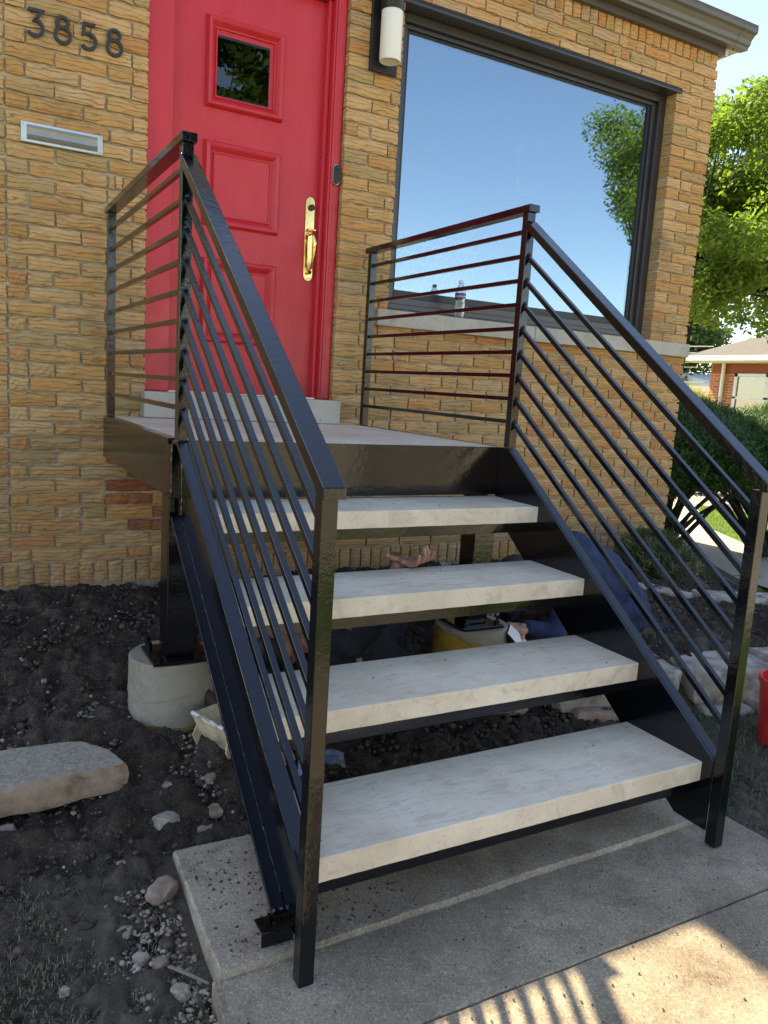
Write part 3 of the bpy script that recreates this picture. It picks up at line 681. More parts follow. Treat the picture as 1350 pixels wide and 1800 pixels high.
# ------------------------------------------------------------------ staircase
stair = thing('staircase', 'black steel staircase with four pale stone treads and landing up to the red door', 'staircase', (.69, -1.4, 0))
XL, XR, PW = 0.0, 1.3875, .0361
YA0, YA1 = -1.4327, -1.3966
TZ = [.2523 + .2161*i for i in range(4)]; TY = [-2.523 + .2892*i for i in range(4)]
def rough_box(x0, x1, y0, y1, z0, z1, seed, name, mat, parent, bev=.0025):
    mb = MB(); r = random.Random(seed); n = int((x1-x0)/.03); P = []
    for i in range(n+1):
        x = x0 + (x1-x0)*i/n; j = lambda s_: r.uniform(-s_, s_)
        P.append([(x, y0+j(.0004), z0+j(.0004)), (x, y1, z0), (x, y1, z1), (x, y0+bev, z1), (x, y0+j(.0006), z1-bev+j(.0005))])
    vs = sum(P, []); fs = [tuple(range(4, -1, -1)), tuple(n*5+k for k in range(5))]
    for i in range(n):
        for k in range(5): fs.append((i*5+k, i*5+(k+1) % 5, (i+1)*5+(k+1) % 5, (i+1)*5+k))
    return mb.add(vs, fs).build(name, mat, parent)
for i in range(4):
    t_ = rough_box(.0425, 1.3455, TY[i], TY[i]+.310, TZ[i]-.060, TZ[i], 30+i, 'tread', M_TREAD, stair)
    MB().box(.0425, 1.345, TY[i]+.016, TY[i]+.022, TZ[i]-.100, TZ[i]-.0605).box(.0425, 1.345, TY[i]+.022, TY[i]+.060, TZ[i]-.0665, TZ[i]-.0605).box(.0425, 1.345, TY[i]+.255, TY[i]+.261, TZ[i]-.095, TZ[i]-.0605).build('tread_support', M_STEEL, stair, .0012)
LZ = 1.108
rough_box(.042, 1.346, -1.366, -.002, LZ-.045, LZ-.001, 50, 'landing_slab', M_TREAD, stair)
MB().box(.0005, 1.387, -1.371, -1.3645, LZ-.199, LZ-.0015).box(.0005, 1.387, -1.3645, -1.31, LZ-.199, LZ-.19).build('front_fascia', M_STEEL, stair, .0015)
MB().box(.0005, .060, -1.3644, -1.31, LZ-.185, LZ-.02).build('primer_patch', M_PRIMER, stair)
for a, b, c_, d in ((.0, .007, .007, .041), (1.3805, 1.3875, 1.3465, 1.3805)):
    MB().box(a, b, -1.3065, -.002, LZ-.199, LZ).box(c_, d, -1.3065, -.002, LZ-.008, LZ).box(c_, d, -1.3065, -.002, LZ-.199, LZ-.191).build('side_fascia', M_STEEL, stair, .0015)
SL = .741
def ztop(y): return 1.108 + SL*(y + 1.4327)
def stringer(x_web0, x_web1, xf0, xf1, name):
    mb = MB(); yb = -1.4327 + (.05-.798)/SL
    web = [(-1.3715, .798+SL*.061+.0), (-1.3715, 1.106), (-1.4327, 1.106), (-2.5605, ztop(-2.5605)), (-2.5605, .046), (yb, .046)]
    mb.prism_x(web, x_web0, x_web1)
    dn = .010
    mb.prism_x([(-1.376, 1.106+.0015), (-1.4327, 1.1075), (-2.5605, ztop(-2.5605)+.0015), (-2.5605, ztop(-2.5605)-dn), (-1.4327, 1.106-dn), (-1.376, 1.106-dn)], xf0, xf1)
    mb.prism_x([(-1.376, .798+SL*.0567-.0015), (-1.376, .798+SL*.0567+dn), (yb+.012, .062+dn), (yb+.012, .062-.004)], xf0, xf1)
    return mb.build(name, M_STEEL, stair, .0018)
sL = stringer(.034, .0415, -.002, .0338, 'stringer'); sR = stringer(1.3462, 1.3535, 1.3537, 1.389, 'stringer')
# weld beads along the left channel
def bead(pts, name='weld', r=.0045, parent=stair, seed=0):
    rr = random.Random(seed); P = []; Q = []
    for a, b in zip(pts, pts[1:]):
        n = max(2, int((Vector(b)-Vector(a)).length/.008))
        for k in range(n):
            P.append(Vector(a).lerp(Vector(b), k/n) + Vector((rr.uniform(-1, 1), rr.uniform(-1, 1), rr.uniform(-1, 1)))*.0008); Q.append(r*rr.uniform(.7, 1.25))
    return MB().tube(P, Q, 6).build(name, M_STEEL, parent, smooth=True)
bead([(.0, -1.368, .91), (.0, -1.368, 1.10)], seed=1); bead([(.036, -1.434, 1.109), (.0, -1.434, 1.109)], seed=2); bead([(.0, -1.335, .908), (.10, -1.335, .908)], seed=3)
bead([(.034, -1.376, .85), (.034, -1.372, 1.1)], seed=4)
for xx, dz in ((.033, .0),):
    bead([(xx, -1.40, .798+SL*.033+.012), (xx, -2.40, .798+SL*(-2.40+1.4327)+.012)], 'weld', .0024, sL if False else stair, 9)
# foot bracket at the bottom of the left stringer
MB().box(-.045, .034, -2.475, -2.425, .064, .070).box(-.045, .034, -2.481, -2.475, .031, .070).build('foot_bracket', M_STEEL, stair, .0015)
MB().tube([(-.018, -2.45, .070), (-.018, -2.45, .082)], .009, 6).tube([(-.018, -2.45, .082), (-.018, -2.45, .092)], .005, 8).build('bolt', M_STEEL, stair)
for x in (.0, .017, .034): bead([(x, -2.432, .082), (x+.012, -2.437, .088)], seed=int(x*1000), r=.007)
# columns with base plates
for cx, zb in ((.051, .325), (1.3365, .325)):
    c_ = MB().box(cx-.051, cx+.051, -1.335, -1.233, zb+.012, .908).build('column', M_STEEL, stair, .004)
    MB().box(cx-.105, cx+.105, -1.389, -1.179, zb, zb+.0118).build('base_plate', M_STEEL, c_, .002)
    for sx in (-1, 1):
        for sy in (-1, 1):
            MB().tube([(cx+sx*.082, -1.284+sy*.082, zb+.012), (cx+sx*.082, -1.284+sy*.082, zb+.028)], .013, 6).tube([(cx+sx*.082, -1.284+sy*.082, zb+.028), (cx+sx*.082, -1.284+sy*.082, zb+.05)], .0065, 8).build('bolt', M_STEEL, c_)
# railings
BZ = [1.964 - .0937*i for i in range(9)]
SZ = [1.862 - .0937*i for i in range(8)]
for side, x0 in (('left', XL), ('right', XR-PW)):
    xc = x0 + PW/2
    rl = MB().box(xc-.025, xc+.025, -1.447, -.045, 2.033, 2.060).build('railing', M_STEEL, stair, .002)   # top rail carries the rest
    rl.name = 'railing'
    for nm, y0, y1, z0, z1 in (('post', -2.5975, -2.5614, .001 if side == 'left' else .006, 1.098), ('post', YA0, YA1, 1.1095, 2.0328), ('post', -.105, -.069, 1.1085, 2.0328)):
        MB().box(x0, x0+PW, y0, y1, z0, z1).build(nm, M_STEEL, rl, .002)
    # sloping handrail
    ya, yb = YA0-.0005, -2.617; za = 2.000; s_ = .744
    zt = lambda y: za + s_*(y-ya)
    MB().prism_x([(ya, zt(ya)), (yb, zt(yb)), (yb-.001, zt(yb)-.024), (yb+.02, zt(yb)-.024), (ya, zt(ya)-.036)], xc-.025, xc+.025).build('handrail', M_STEEL, rl, .002)
    for i, z in enumerate(BZ):
        MB().bar((xc, YA1, z), (xc, -.105, z+.002), .016, .016).build('bar', M_STEEL, rl, .001)
        if i % 2 == 0: bead([(xc-.008, YA1+.001, z), (xc+.008, YA1+.001, z)], 'weld', .004, rl, i)
    for i, z in enumerate(SZ):
        MB().bar((xc, YA0, z), (xc, -2.5614, z - .728*(2.5614+YA0)), .016, .0165).build('bar', M_STEEL, rl, .001)
        MB().tube([(xc-.006, YA0-.001, z+.006), (xc, YA0-.004, z+.011), (xc+.006, YA0-.001, z+.006)], [.005, .007, .005], 6).build('weld', M_STEEL, rl, smooth=True)
# ------------------------------------------------------------------ piers
def pier(cx, cy, rad, zt, label, yellow):
    t = thing('concrete_pier', label, 'pier', (cx, cy, 0), 'round concrete piers under the landing posts')
    prof = []
    n = 40; vs = []; fs = []; zs = [-.15, .12, .16, .2, .225, .232, .24, .27, zt-.012, zt-.0035, zt]
    for i, z in enumerate(zs):
        for k in range(n):
            a = 2*math.pi*k/n; rr = rad*(1 + .004*noise.noise(Vector((math.cos(a)*2, math.sin(a)*2, z*9)))) + (.002 if z in (.225, .24) else 0) + (.0035 if z == .232 else 0) - (.004 if z == zt else 0)
            zz_ = z + (.045*math.cos(a-.4) if .2 < z < .25 else 0)
            vs.append((cx+rr*math.cos(a), cy+rr*math.sin(a), zz_))
    for i in range(len(zs)-1):
        for k in range(n): fs.append((i*n+k, i*n+(k+1) % n, (i+1)*n+(k+1) % n, (i+1)*n+k))
    fs.append(tuple((len(zs)-1)*n+k for k in range(n)))
    MB().add(vs, fs).build('pier_body', M_PIER, t, smooth=True)
    # what is left of the paper form tube
    vs = []; fs = []
    for k in range(n):
        a = 2*math.pi*k/n; top = yellow(a)
        for rr, z in ((rad+.003, -.15), (rad+.003, top), (rad+.007, top+.001), (rad+.008, -.15)): vs.append((cx+rr*math.cos(a)*1.0, cy+rr*math.sin(a), z))
    for k in range(n):
        j = (k+1) % n
        for q in range(3): fs.append((k*4+q, j*4+q, j*4+q+1, k*4+q+1))
    MB().add(vs, fs).build('form_tube', M_YELLOW, t, smooth=True)
pier(.045, -1.245, .152, .322, 'bare round concrete pier under the left landing post, thin yellow rim at its foot', lambda a: .098 + .006*math.sin(5*a))
pier(1.355, -1.27, .158, .322, 'round pier still wrapped in its torn yellow form tube under the right landing post', lambda a: .262 + .045*math.cos(a-2.9) + .006*math.sin(9*a))
MB().add([(1.44, -1.42, .31), (1.50, -1.36, .325), (1.535, -1.30, .30), (1.60, -1.36, .24), (1.53, -1.44, .235), (1.47, -1.45, .27)], [(0, 1, 2, 3, 4, 5)]).build('torn_paper', M_WHITE, [o_ for o_ in bpy.data.objects if o_.name == 'concrete_pier.001'][0])

# ------------------------------------------------------------------ stones, rubble
def rock_geo(c, s, seed, sub=2, rough=.28):
    bm = bmesh.new(); bmesh.ops.create_icosphere(bm, subdivisions=sub, radius=1)
    for v in bm.verts:
        n = noise.noise(v.co*1.3 + Vector((seed*3.1, seed*1.7, 0))) + .5*noise.noise(v.co*3 + Vector((seed, 0, 5)))
        v.co *= 1 + rough*n
        # planar-ish facets
        v.co = Vector((max(-.82, min(.82, v.co.x)), max(-.82, min(.82, v.co.y)), max(-.7, min(.75, v.co.z))))
    rot = Matrix.Rotation(seed*1.3, 3, 'Z')
    vs = [tuple(rot @ Vector((v.co.x*s[0], v.co.y*s[1], v.co.z*s[2])) + Vector(c)) for v in bm.verts]
    fs = [tuple(v.index for v in f.verts) for f in bm.faces]; bm.free(); return vs, fs
def rock(x, y, s, seed, label, mat=M_ROCK, dz=0, flat=.6, asp=.8, name='rock', cat='rock', group='loose rocks in the dug soil'):
    z = gh(x, y) + s*flat*.35 + dz
    vs, fs = rock_geo((x, y, z), (s, s*asp, s*flat), seed, 3)
    o = MB().add(vs, fs).build(name, mat, smooth=False); return tag(o, label, cat, group)
rocks = [(-.191, -2.136, .050, 'sharp triangular brown rock leaning by the left corner of the stair pad', M_ROCK2), (-.067, -1.713, .034, 'grey rounded rock right of the curb stone end', M_ROCK),
 (-.115, -1.86, .042, 'flat crumbly pale rock half sunk in soil between curb stone and pad', M_ROCK), (.03, -1.86, .030, 'pinkish pale rock just behind the stair pad', M_ROCK2),
 (-.02, -1.93, .026, 'small knobbly rock at the back edge of the pad', M_ROCK2), (-.305, -2.24, .024, 'pale chalky lump in the gravel left of the pad', M_PEB), (-.285, -2.33, .022, 'round grey stone below the chalky lump', M_ROCK),
 (-.245, -2.36, .022, 'tan squarish stone beside a stick near the pad', M_ROCK2), (-.225, -2.46, .028, 'white jagged rock touching the lower left pad side', M_PEB), (-.262, -2.56, .020, 'pinkish stone at the bottom left near the path edge', M_ROCK2),
 (-.452, -2.36, .016, 'small white chip alone in the dry grass', M_PEB), (-.36, -2.60, .018, 'grey stone near the bottom edge of the dry grass', M_ROCK), (.06, -1.70, .026, 'dark mossy stone beside the broken cream tray', M_ROCK2),
 (-.30, -1.95, .014, 'small white chip below the curb stone', M_PEB), (-.265, -1.99, .017, 'pair of pale stones left of the triangular rock', M_PEB), (-.36, -.95, .016, 'pale pebble in the dark soil near the wall', M_PEB), (-.22, -1.27, .012, 'pale pebble beside the left pier', M_PEB),
 (1.27, -1.86, .03, 'pale rounded rock in the dark hollow under the treads', M_ROCK), (.95, -1.80, .018, 'small grey rock in the dark hollow under the treads', M_ROCK)]
for i, (x, y, s, lab, mt) in enumerate(rocks): rock(x, y, s, i+3, lab, mt)
# rough cut curb stone at left
def cut_stone(name, poly, z0, z1, seed, mat, rough=.010, parent=None):
    rnd = random.Random(seed); pts = []
    for i, p in enumerate(poly):
        q = poly[(i+1) % len(poly)]; L = math.dist(p, q); n = max(1, int(L/.022))
        for k in range(n): t = k/n; pts.append((p[0]+(q[0]-p[0])*t, p[1]+(q[1]-p[1])*t))
    cx = sum(p[0] for p in pts)/len(pts); cy = sum(p[1] for p in pts)/len(pts); n = len(pts); vs = []; fs = []
    lev = [(z0, -.018), (z0+(z1-z0)*.25, 0), (z0+(z1-z0)*.6, .003), (z1-.010, 0), (z1, -.010)]
    for li, (z, off) in enumerate(lev):
        for (x, y) in pts:
            d = Vector((x-cx, y-cy)).normalized(); q = noise.noise(Vector((x*14, y*14, z*20+seed)))*rough + noise.noise(Vector((x*40, y*40, z*40+seed)))*rough*.4
            zj = noise.noise(Vector((x*12, y*12, seed*1.0)))*(.008 if li == 0 else .0035)
            vs.append((x + d.x*(off+q), y + d.y*(off+q), z + zj + (-.02*max(0, noise.noise(Vector((x*6, y*6, seed))))) * (li == 0)))
    for r in range(len(lev)-1):
        for i in range(n): fs.append((r*n+i, r*n+(i+1) % n, (r+1)*n+(i+1) % n, (r+1)*n+i))
    # domed top rings
    base = (len(lev)-1)*n; prev = base
    for s_ in (.8, .55, .28):
        st = len(vs)
        for (x, y) in pts:
            X = cx+(x-cx)*s_; Y = cy+(y-cy)*s_; vs.append((X, Y, z1 + noise.noise(Vector((X*12, Y*12, seed*1.0)))*.004 + noise.noise(Vector((X*45, Y*45, seed)))*.003))
        for i in range(n): fs.append((prev+i, prev+(i+1) % n, st+(i+1) % n, st+i))
        prev = st
    fs.append(tuple(prev+i for i in range(n)))
    return MB().add(vs, fs).build(name, mat, parent, smooth=True)
tag(cut_stone('curb_stone', [(-1.15, -1.80), (-.55, -1.715), (-.31, -1.692), (-.195, -1.685), (-.190, -1.66), (-.225, -1.57), (-.285, -1.475), (-.33, -1.465), (-.7, -1.45), (-1.15, -1.48)], .055, .140, 2, M_CURB), 'long pitted grey curb stone slab lying in the soil at the left edge', 'curb stone')
tag(rock(-.56, -1.77, .07, 44, 'crumbling brown lump under the front of the curb stone', M_ROCK2, -.03, .5), group='loose rocks in the dug soil')
# stone edging round the planting bed at right
edg = [([(1.55, -1.66), (2.03, -1.84), (2.10, -1.80), (2.16, -1.60), (2.02, -1.52), (1.55, -1.50)], .03, .195, 'long mossy edging stone directly behind the right stringer, topmost in the bed wall'),
       ([(2.12, -1.86), (2.55, -1.95), (2.62, -1.74), (2.40, -1.64), (2.17, -1.66)], .06, .20, 'pale squared edging stone right of the front post'),
       ([(2.57, -1.97), (3.05, -2.02), (3.08, -1.80), (2.64, -1.72)], .08, .215, 'whitish wedge edging stone above the red pail'),
       ([(3.09, -2.02), (3.5, -1.98), (3.6, -1.75), (3.11, -1.80)], .06, .20, 'grey edging stone farthest right in the bed wall'),
       ([(1.60, -1.73), (2.00, -1.905), (2.06, -1.87), (2.0, -1.70), (1.62, -1.6)], -.04, .052, 'brown edging stone at grass level, lower course behind the right stringer'),
       ([(2.14, -1.93), (2.36, -1.99), (2.40, -1.80), (2.16, -1.80)], -.03, .055, 'small round-fronted edging stone in the lower course by the pail'),
       ([(2.40, -2.0), (2.66, -2.06), (2.70, -1.85), (2.42, -1.82)], -.03, .07, 'pale small block in the lower course above the pail'),
       ([(1.10, -1.55), (1.42, -1.62), (1.44, -1.48), (1.12, -1.42)], .02, .115, 'brown squared stone under the second tread by the right stringer'),
       ([(3.15, -1.02), (3.75, -1.28), (3.80, -1.13), (3.25, -.86)], .17, .235, 'flat pale stone at the back of the planting bed'),
       ([(2.95, -.62), (3.10, -.98), (3.22, -.92), (3.12, -.55)], .16, .225, 'flat pale stone beside the small spiky shrub')]
for i, (poly, z0, z1, lab) in enumerate(edg):
    tag(cut_stone('edging_stone', poly, z0, z1, 11+i, M_ROCK if i not in (4, 7) else M_ROCK2, .014), lab, 'stone', 'rough stones edging the planting bed')
# pebbles and clods
def scatter(n, fn, smin, smax, name, mats, flat=.7, seed=0, kind='stuff'):
    r = np.random.default_rng(seed); base_v, base_f = [], []
    bm = bmesh.new(); bmesh.ops.create_icosphere(bm, subdivisions=1, radius=1); bv = np.array([v.co[:] for v in bm.verts]); bf = np.array([[v.index for v in f.verts] for f in bm.faces]); bm.free()
    VV = []; FF = []; k = 0
    for _ in range(n):
        p = fn(r)
        if p is None: continue
        x, y = p; s_ = smin + (smax-smin)*r.random()**3
        q = bv * (1 + r.uniform(-.28, .28, bv.shape)) * np.array([s_, s_*r.uniform(.6, 1), s_*flat*r.uniform(.6, 1.1)])
        a = r.uniform(0, 6.28); q = q @ np.array([[math.cos(a), -math.sin(a), 0], [math.sin(a), math.cos(a), 0], [0, 0, 1]])
        if r.random() < .5:
            b = r.uniform(-.6, .6); q = q @ np.array([[1, 0, 0], [0, math.cos(b), -math.sin(b)], [0, math.sin(b), math.cos(b)]])
        VV.append(q + np.array([x, y, gh(x, y) + s_*.25])); FF.append(bf + k*len(bv)); k += 1
    return tag(np_mesh(name, np.concatenate(VV), np.concatenate(FF), mats), kind=kind)
def left_soil(r):
    x = r.uniform(-1.3, 1.6); y = r.uniform(-2.75, -.05)
    if x > -.16 and y < -1.99: return None
    return x, y
def right_bed(r):
    x = r.uniform(1.5, 4.0); y = r.uniform(-1.75, -.1)
    return x, y
scatter(17000, left_soil, .002, .013, 'soil_clods', M_CLOD, .8, 1)
scatter(700, left_soil, .010, .026, 'soil_lumps', M_CLOD, .75, 8)
scatter(6000, right_bed, .002, .013, 'mulch_clods', M_CLOD, .8, 2)
def grav(r):
    t = r.random()
    if t < .30: x = r.normal(-.22, .07); y = r.uniform(-2.70, -2.1)
    elif t < .5: x = r.normal(-.22, .06); y = r.normal(-1.30, .07)
    elif t < .62: x = r.normal(.05, .12); y = r.normal(-1.62, .14)
    elif t < .72: x = r.normal(-.4, .12); y = r.normal(-1.36, .05)
    elif t < .85: x = r.uniform(1.7, 3.8); y = r.uniform(-1.7, -.4)
    else: x = r.uniform(-1.2, .2); y = r.uniform(-2.75, -.1)
    if x > -.165 and y < -1.99: return None
    return x, y
scatter(4200, grav, .0018, .011, 'gravel', M_PEB, .7, 3)
def padbits(r): return r.uniform(-.12, 1.5), r.uniform(-2.48, -2.05)
# dirt crumbs lying on the pad and path
def crumbs(n, x0, x1, y0, y1, z, smax, name, seed):
    r = np.random.default_rng(seed); b = np.array([(1,0,0),(-1,0,0),(0,1,0),(0,-1,0),(0,0,1)], float); f = np.array([(0,2,4),(2,1,4),(1,3,4),(3,0,4)])
    VV = []; FF = []
    for k in range(n):
        s_ = .001 + smax*r.random()**3; VV.append(b*s_*r.uniform(.6, 1.3, b.shape) + np.array([r.uniform(x0, x1), r.uniform(y0, y1), z])); FF.append(f+k*5)
    return tag(np_mesh(name, np.concatenate(VV), np.concatenate(FF), M_CLOD), kind='stuff')
crumbs(900, -.12, .4, -2.48, -2.03, .020, .005, 'pad_crumbs', 5); crumbs(500, .3, 1.5, -2.46, -2.05, .020, .003, 'pad_crumbs', 6); crumbs(900, -.15, 1.5, -3.3, -2.52, .003, .003, 'path_crumbs', 7)
for i in range(4): crumbs(26, .06, 1.33, -2.50+.2892*i, -2.24+.2892*i, .2523+.2161*i, .0032, 'tread_grit', 40+i)
# ------------------------------------------------------------------ grass
def blades(n, fn, h0, h1, wd, name, mat, seed, lean=.9, kind='stuff'):
    r = np.random.default_rng(seed); P = []
    while len(P) < n:
        p = fn(r)
        if p is not None: P.append((p[0], p[1], gh(p[0], p[1]) + (p[2] if len(p) > 2 else 0)))
    P = np.array(P); a = r.uniform(0, 2*math.pi, n); h = h0 + (h1-h0)*r.random(n)**1.5; ln = r.uniform(.2, 1, n)*lean
    d = np.stack([np.cos(a), np.sin(a), np.zeros(n)], 1); s_ = np.stack([-np.sin(a), np.cos(a), np.zeros(n)], 1)*wd/2
    up = np.array([0, 0, 1.0]); b = P - up*.003
    midp = P + up*(h*.55)[:, None]*(1-.4*ln)[:, None] + d*(h*.35*ln)[:, None]; tip = P + up*(h*(1-.75*ln))[:, None] + d*(h*.9*ln)[:, None]
    V = np.stack([b-s_, b+s_, midp+s_*.7, midp-s_*.7, tip], 1).reshape(-1, 3); base = np.arange(n)[:, None]*5
    F = np.concatenate([base+np.array([[0, 1, 2]]), base+np.array([[0, 2, 3]]), base+np.array([[3, 2, 4]])]).astype(int)
    o = np_mesh(name, V, F, mat); at = o.data.attributes.new('tone', 'FLOAT', 'POINT'); at.data.foreach_set('value', np.repeat(r.random(n), 5).astype(np.float32))
    return tag(o, kind=kind)
def dryfn(r):
    x = r.uniform(-1.4, -.19); y = r.uniform(-3.1, -1.92); dens = noise.noise(Vector((x*5, y*5, 2)))*.8 + (-2.0 - y)*1.5 + (-.33-x)*.6
    return (x, y) if r.random() < dens + .12 else None
blades(22000, dryfn, .008, .030, .0013, 'dry_grass', M_DRY, 21, 1.2)
def greyfn(r):
    x = r.uniform(1.5, 3.2); y = r.uniform(-2.75, -1.86)
    if x < 1.58 and y < -2.0: return None
    dens = .75 + noise.noise(Vector((x*4, y*4, 5))) - max(0, (-2.25-y)*1.1)
    return (x, y) if r.random() < dens else None
blades(16000, greyfn, .02, .06, .002, 'patchy_grass', M_GREY, 22, 1.3)
def strawfn(r): return (r.uniform(-1.2, 0), r.uniform(-2.6, -.2)) if r.random() < .5 else (r.uniform(1.8, 4), r.uniform(-1.8, -.2))
blades(500, strawfn, .02, .07, .0016, 'straw_bits', M_DRY, 23, 1.25)
def lawnfn(r):
    x = r.uniform(5.0, 8.3); y = r.uniform(-1.8, 3.4)
    edge = lerp_pts(y, [(3.545, 8.601), (2.838, 7.776), (1.659, 6.597), (0.481, 5.949), (-1.169, 5.183), (-1.641, 5.183)])
    return (x, y) if x > edge else None
blades(34000, lawnfn, .02, .06, .004, 'lawn_grass', M_GRASS, 24, .8)
def lawnfn2(r): return (r.uniform(1.7, 4.4), r.uniform(-4.3, -2.8)) if r.random() < .5 else (r.uniform(-2, 2.5), r.uniform(-6.6, -4.6))
blades(9000, lawnfn2, .02, .06, .004, 'front_lawn_grass', M_GRASS, 25, .8)

# ------------------------------------------------------------------ trees and shrubs
def leaf_cloud(name, centers, rads, n, size, mat, parent, seed, squash=.8, droop=.3, sun_bias=True):
    r = np.random.default_rng(seed); C_ = np.array(centers); Rd = np.array(rads); w_ = Rd**2; idx = r.choice(len(C_), n, p=w_/w_.sum())
    d = r.normal(size=(n, 3)); d /= np.linalg.norm(d, axis=1)[:, None]; rr = r.random(n)**.45
    P = C_[idx] + d*(Rd[idx]*rr)[:, None]*np.array([1, 1, squash])
    nrm = r.normal(size=(n, 3))*.75 + d*.5 + np.array([0, 0, .9]); nrm /= np.linalg.norm(nrm, axis=1)[:, None]
    t = np.cross(nrm, r.normal(size=(n, 3))); t /= np.linalg.norm(t, axis=1)[:, None]; b = np.cross(nrm, t)
    s_ = size*r.uniform(.6, 1.25, n)[:, None]
    V = np.stack([P - t*s_, P - b*s_*.55 + t*s_*.1 + nrm*s_*.12, P + t*s_, P + b*s_*.55 + t*s_*.1 + nrm*s_*.12], 1).reshape(-1, 3)
    F = np.arange(n*4).reshape(n, 4); o = np_mesh(name, V, F, mat, parent)
    at = o.data.attributes.new('tone', 'FLOAT', 'POINT'); at.data.foreach_set('value', np.repeat(np.clip(r.normal(.5, .25, n), 0, 1), 4).astype(np.float32))
    return tag(o, kind='stuff')
def tree(name, label, base, h_trunk, crown_c, crown_r, n_clump, n_leaf, leaf, mat, seed, trunk_r=.22, group=None, lean=(0, 0), mask=None, clump=(.35, .75)):
    r = random.Random(seed); t = thing(name, label, 'tree', base, group); B = Vector(base); top = B + Vector((lean[0], lean[1], h_trunk))
    wood = MB(); wood.tube([B - Vector((0, 0, .2)), B + (top-B)*.4 + Vector((.08, 0, 0)), top], [trunk_r*1.25, trunk_r, trunk_r*.75], 12)
    cs = []; rs = []; cc = Vector(crown_c); tries = 0
    while len(cs) < n_clump and tries < 9000:
        tries += 1
        d = Vector((r.gauss(0, 1), r.gauss(0, 1), r.gauss(0, 1))).normalized() * r.random()**.4
        p = cc + Vector((d.x*crown_r[0], d.y*crown_r[1], d.z*crown_r[2]))
        if mask and not mask(p): continue
        cs.append(p[:]); rs.append(r.uniform(*clump))
    for i in range(0, len(cs), 2):
        e = Vector(cs[i]); s_ = top.lerp(cc, r.uniform(0, .5)); mid = s_.lerp(e, .5) + Vector((r.uniform(-.3, .3), r.uniform(-.3, .3), r.uniform(-.1, .4)))
        wood.tube([s_, mid, e], [trunk_r*.20, trunk_r*.11, trunk_r*.04], 5, False)
    wood.tube([top, cc + Vector((0, 0, crown_r[2]*.5))], [trunk_r*.75, trunk_r*.2], 8, False)
    wood.build('trunk', M_BARK, t, smooth=True)
    leaf_cloud('crown', cs, rs, n_leaf, leaf, mat, t, seed)
    return t
tree('maple_tree', 'big sunlit maple tree beyond the right corner of the house', (8.75, 4.78, .15), 2.6, (11.2, 5.0, 5.1), (4.0, 3.9, 3.5), 290, 200000, .047, M_MAPLE, 5, .17, lean=(.62, .0), mask=lambda p: p.z > 2.95 + .12*(p.x-9) - (.45 if p.y < 3.9 else 0) and (p.z - 1.32) < .345*math.hypot(p.x + .64, p.y + 4.0) + .12, clump=(.22, .62))
tree('shade_tree', 'pale grey-green tree far behind the crossing overhead wires', (34, 29, .1), 3, (34, 29, 4.8), (5.5, 5.5, 3.2), 60, 22000, .16, M_OAK, 6, .3, clump=(.8, 1.6))
tree('shade_tree', 'darker tree far behind the neighbouring red brick house', (44, 24, .1), 3, (44, 24, 5), (6.5, 6.5, 3.2), 60, 18000, .18, M_OAK, 7, .3, clump=(.8, 1.6))
tree('street_tree', 'street tree whose mirror image shows in the right side of the window glass', (17.0, -13.0, .0), 4.0, (16.7, -12.7, 7.7), (1.8, 1.8, 2.6), 46, 22000, .06, M_MAPLE, 8, .16, clump=(.45, .8))
tree('street_tree', 'leafy tree across the street whose mirror image fills the small door pane', (6.5, -21, .0), 3.5, (6.4, -21, 8.0), (3.2, 3.2, 4.2), 80, 26000, .15, M_OAK, 9, .25, clump=(.6, 1.2))
# yew bush: upright sprigs on spreading bare stems
def yew(name, label, c, rad, n, mat, seed, spr=.10, base=.35, cat='shrub', nstem=26):
    t = thing(name, label, cat, c); r = np.random.default_rng(seed); wood = MB(); rr = random.Random(seed)
    for i in range(nstem):
        a = rr.uniform(0, 6.28); q = rr.uniform(.3, .85); e = Vector((c[0]+rad[0]*q*math.cos(a), c[1]+rad[1]*q*math.sin(a), c[2]+base+rr.uniform(.0, .3)))
        s_ = Vector(c) + Vector((rr.uniform(-.1, .1), rr.uniform(-.1, .1), .02)); wood.tube([s_, s_.lerp(e, .5)+Vector((0, 0, .06)), e], [.028, .018, .008], 5, False)
    wood.build('stem', M_BARK, t)
    d = r.normal(size=(n, 3)); d /= np.linalg.norm(d, axis=1)[:, None]; q = r.random(n)**.35
    P = np.array(c) + np.array([0, 0, base+rad[2]]) + d*q[:, None]*np.array(rad)
    P[:, 0] += .10*np.sin(P[:, 1]*7+P[:, 2]*5); P[:, 2] += .07*np.sin(P[:, 0]*6)*np.cos(P[:, 1]*5)
    keep = P[:, 2] > c[2] + base*.7 + .12*np.sin(P[:, 0]*9); P = P[keep]; d = d[keep]; n = len(P); K = 6
    V = []; F = []; ax = d*.5 + r.normal(size=(n, 3))*.35 + np.array([0, 0, .8]); ax /= np.linalg.norm(ax, axis=1)[:, None]
    L = spr*r.uniform(.5, 1.2, n)
    out = []
    for k in range(K):
        t0 = P + ax*(L*k/K)[:, None]; sd = np.cross(ax, r.normal(size=(n, 3))); sd /= np.linalg.norm(sd, axis=1)[:, None]
        wdt = np.cross(ax, sd)*.0045; ln = (L*.42)[:, None]
        out.append(np.stack([t0-wdt, t0+wdt, t0 + ax*ln*.7 + sd*ln], 1))
    V = np.concatenate(out).reshape(-1, 3); F = np.arange(len(V)).reshape(-1, 3); o = np_mesh('foliage', V, F, mat, t)
    tn = np.tile(np.clip(r.normal(.45, .25, n), 0, 1), K); at = o.data.attributes.new('tone', 'FLOAT', 'POINT'); at.data.foreach_set('value', np.repeat(tn, 3).astype(np.float32))
    tag(o, kind='stuff'); return t
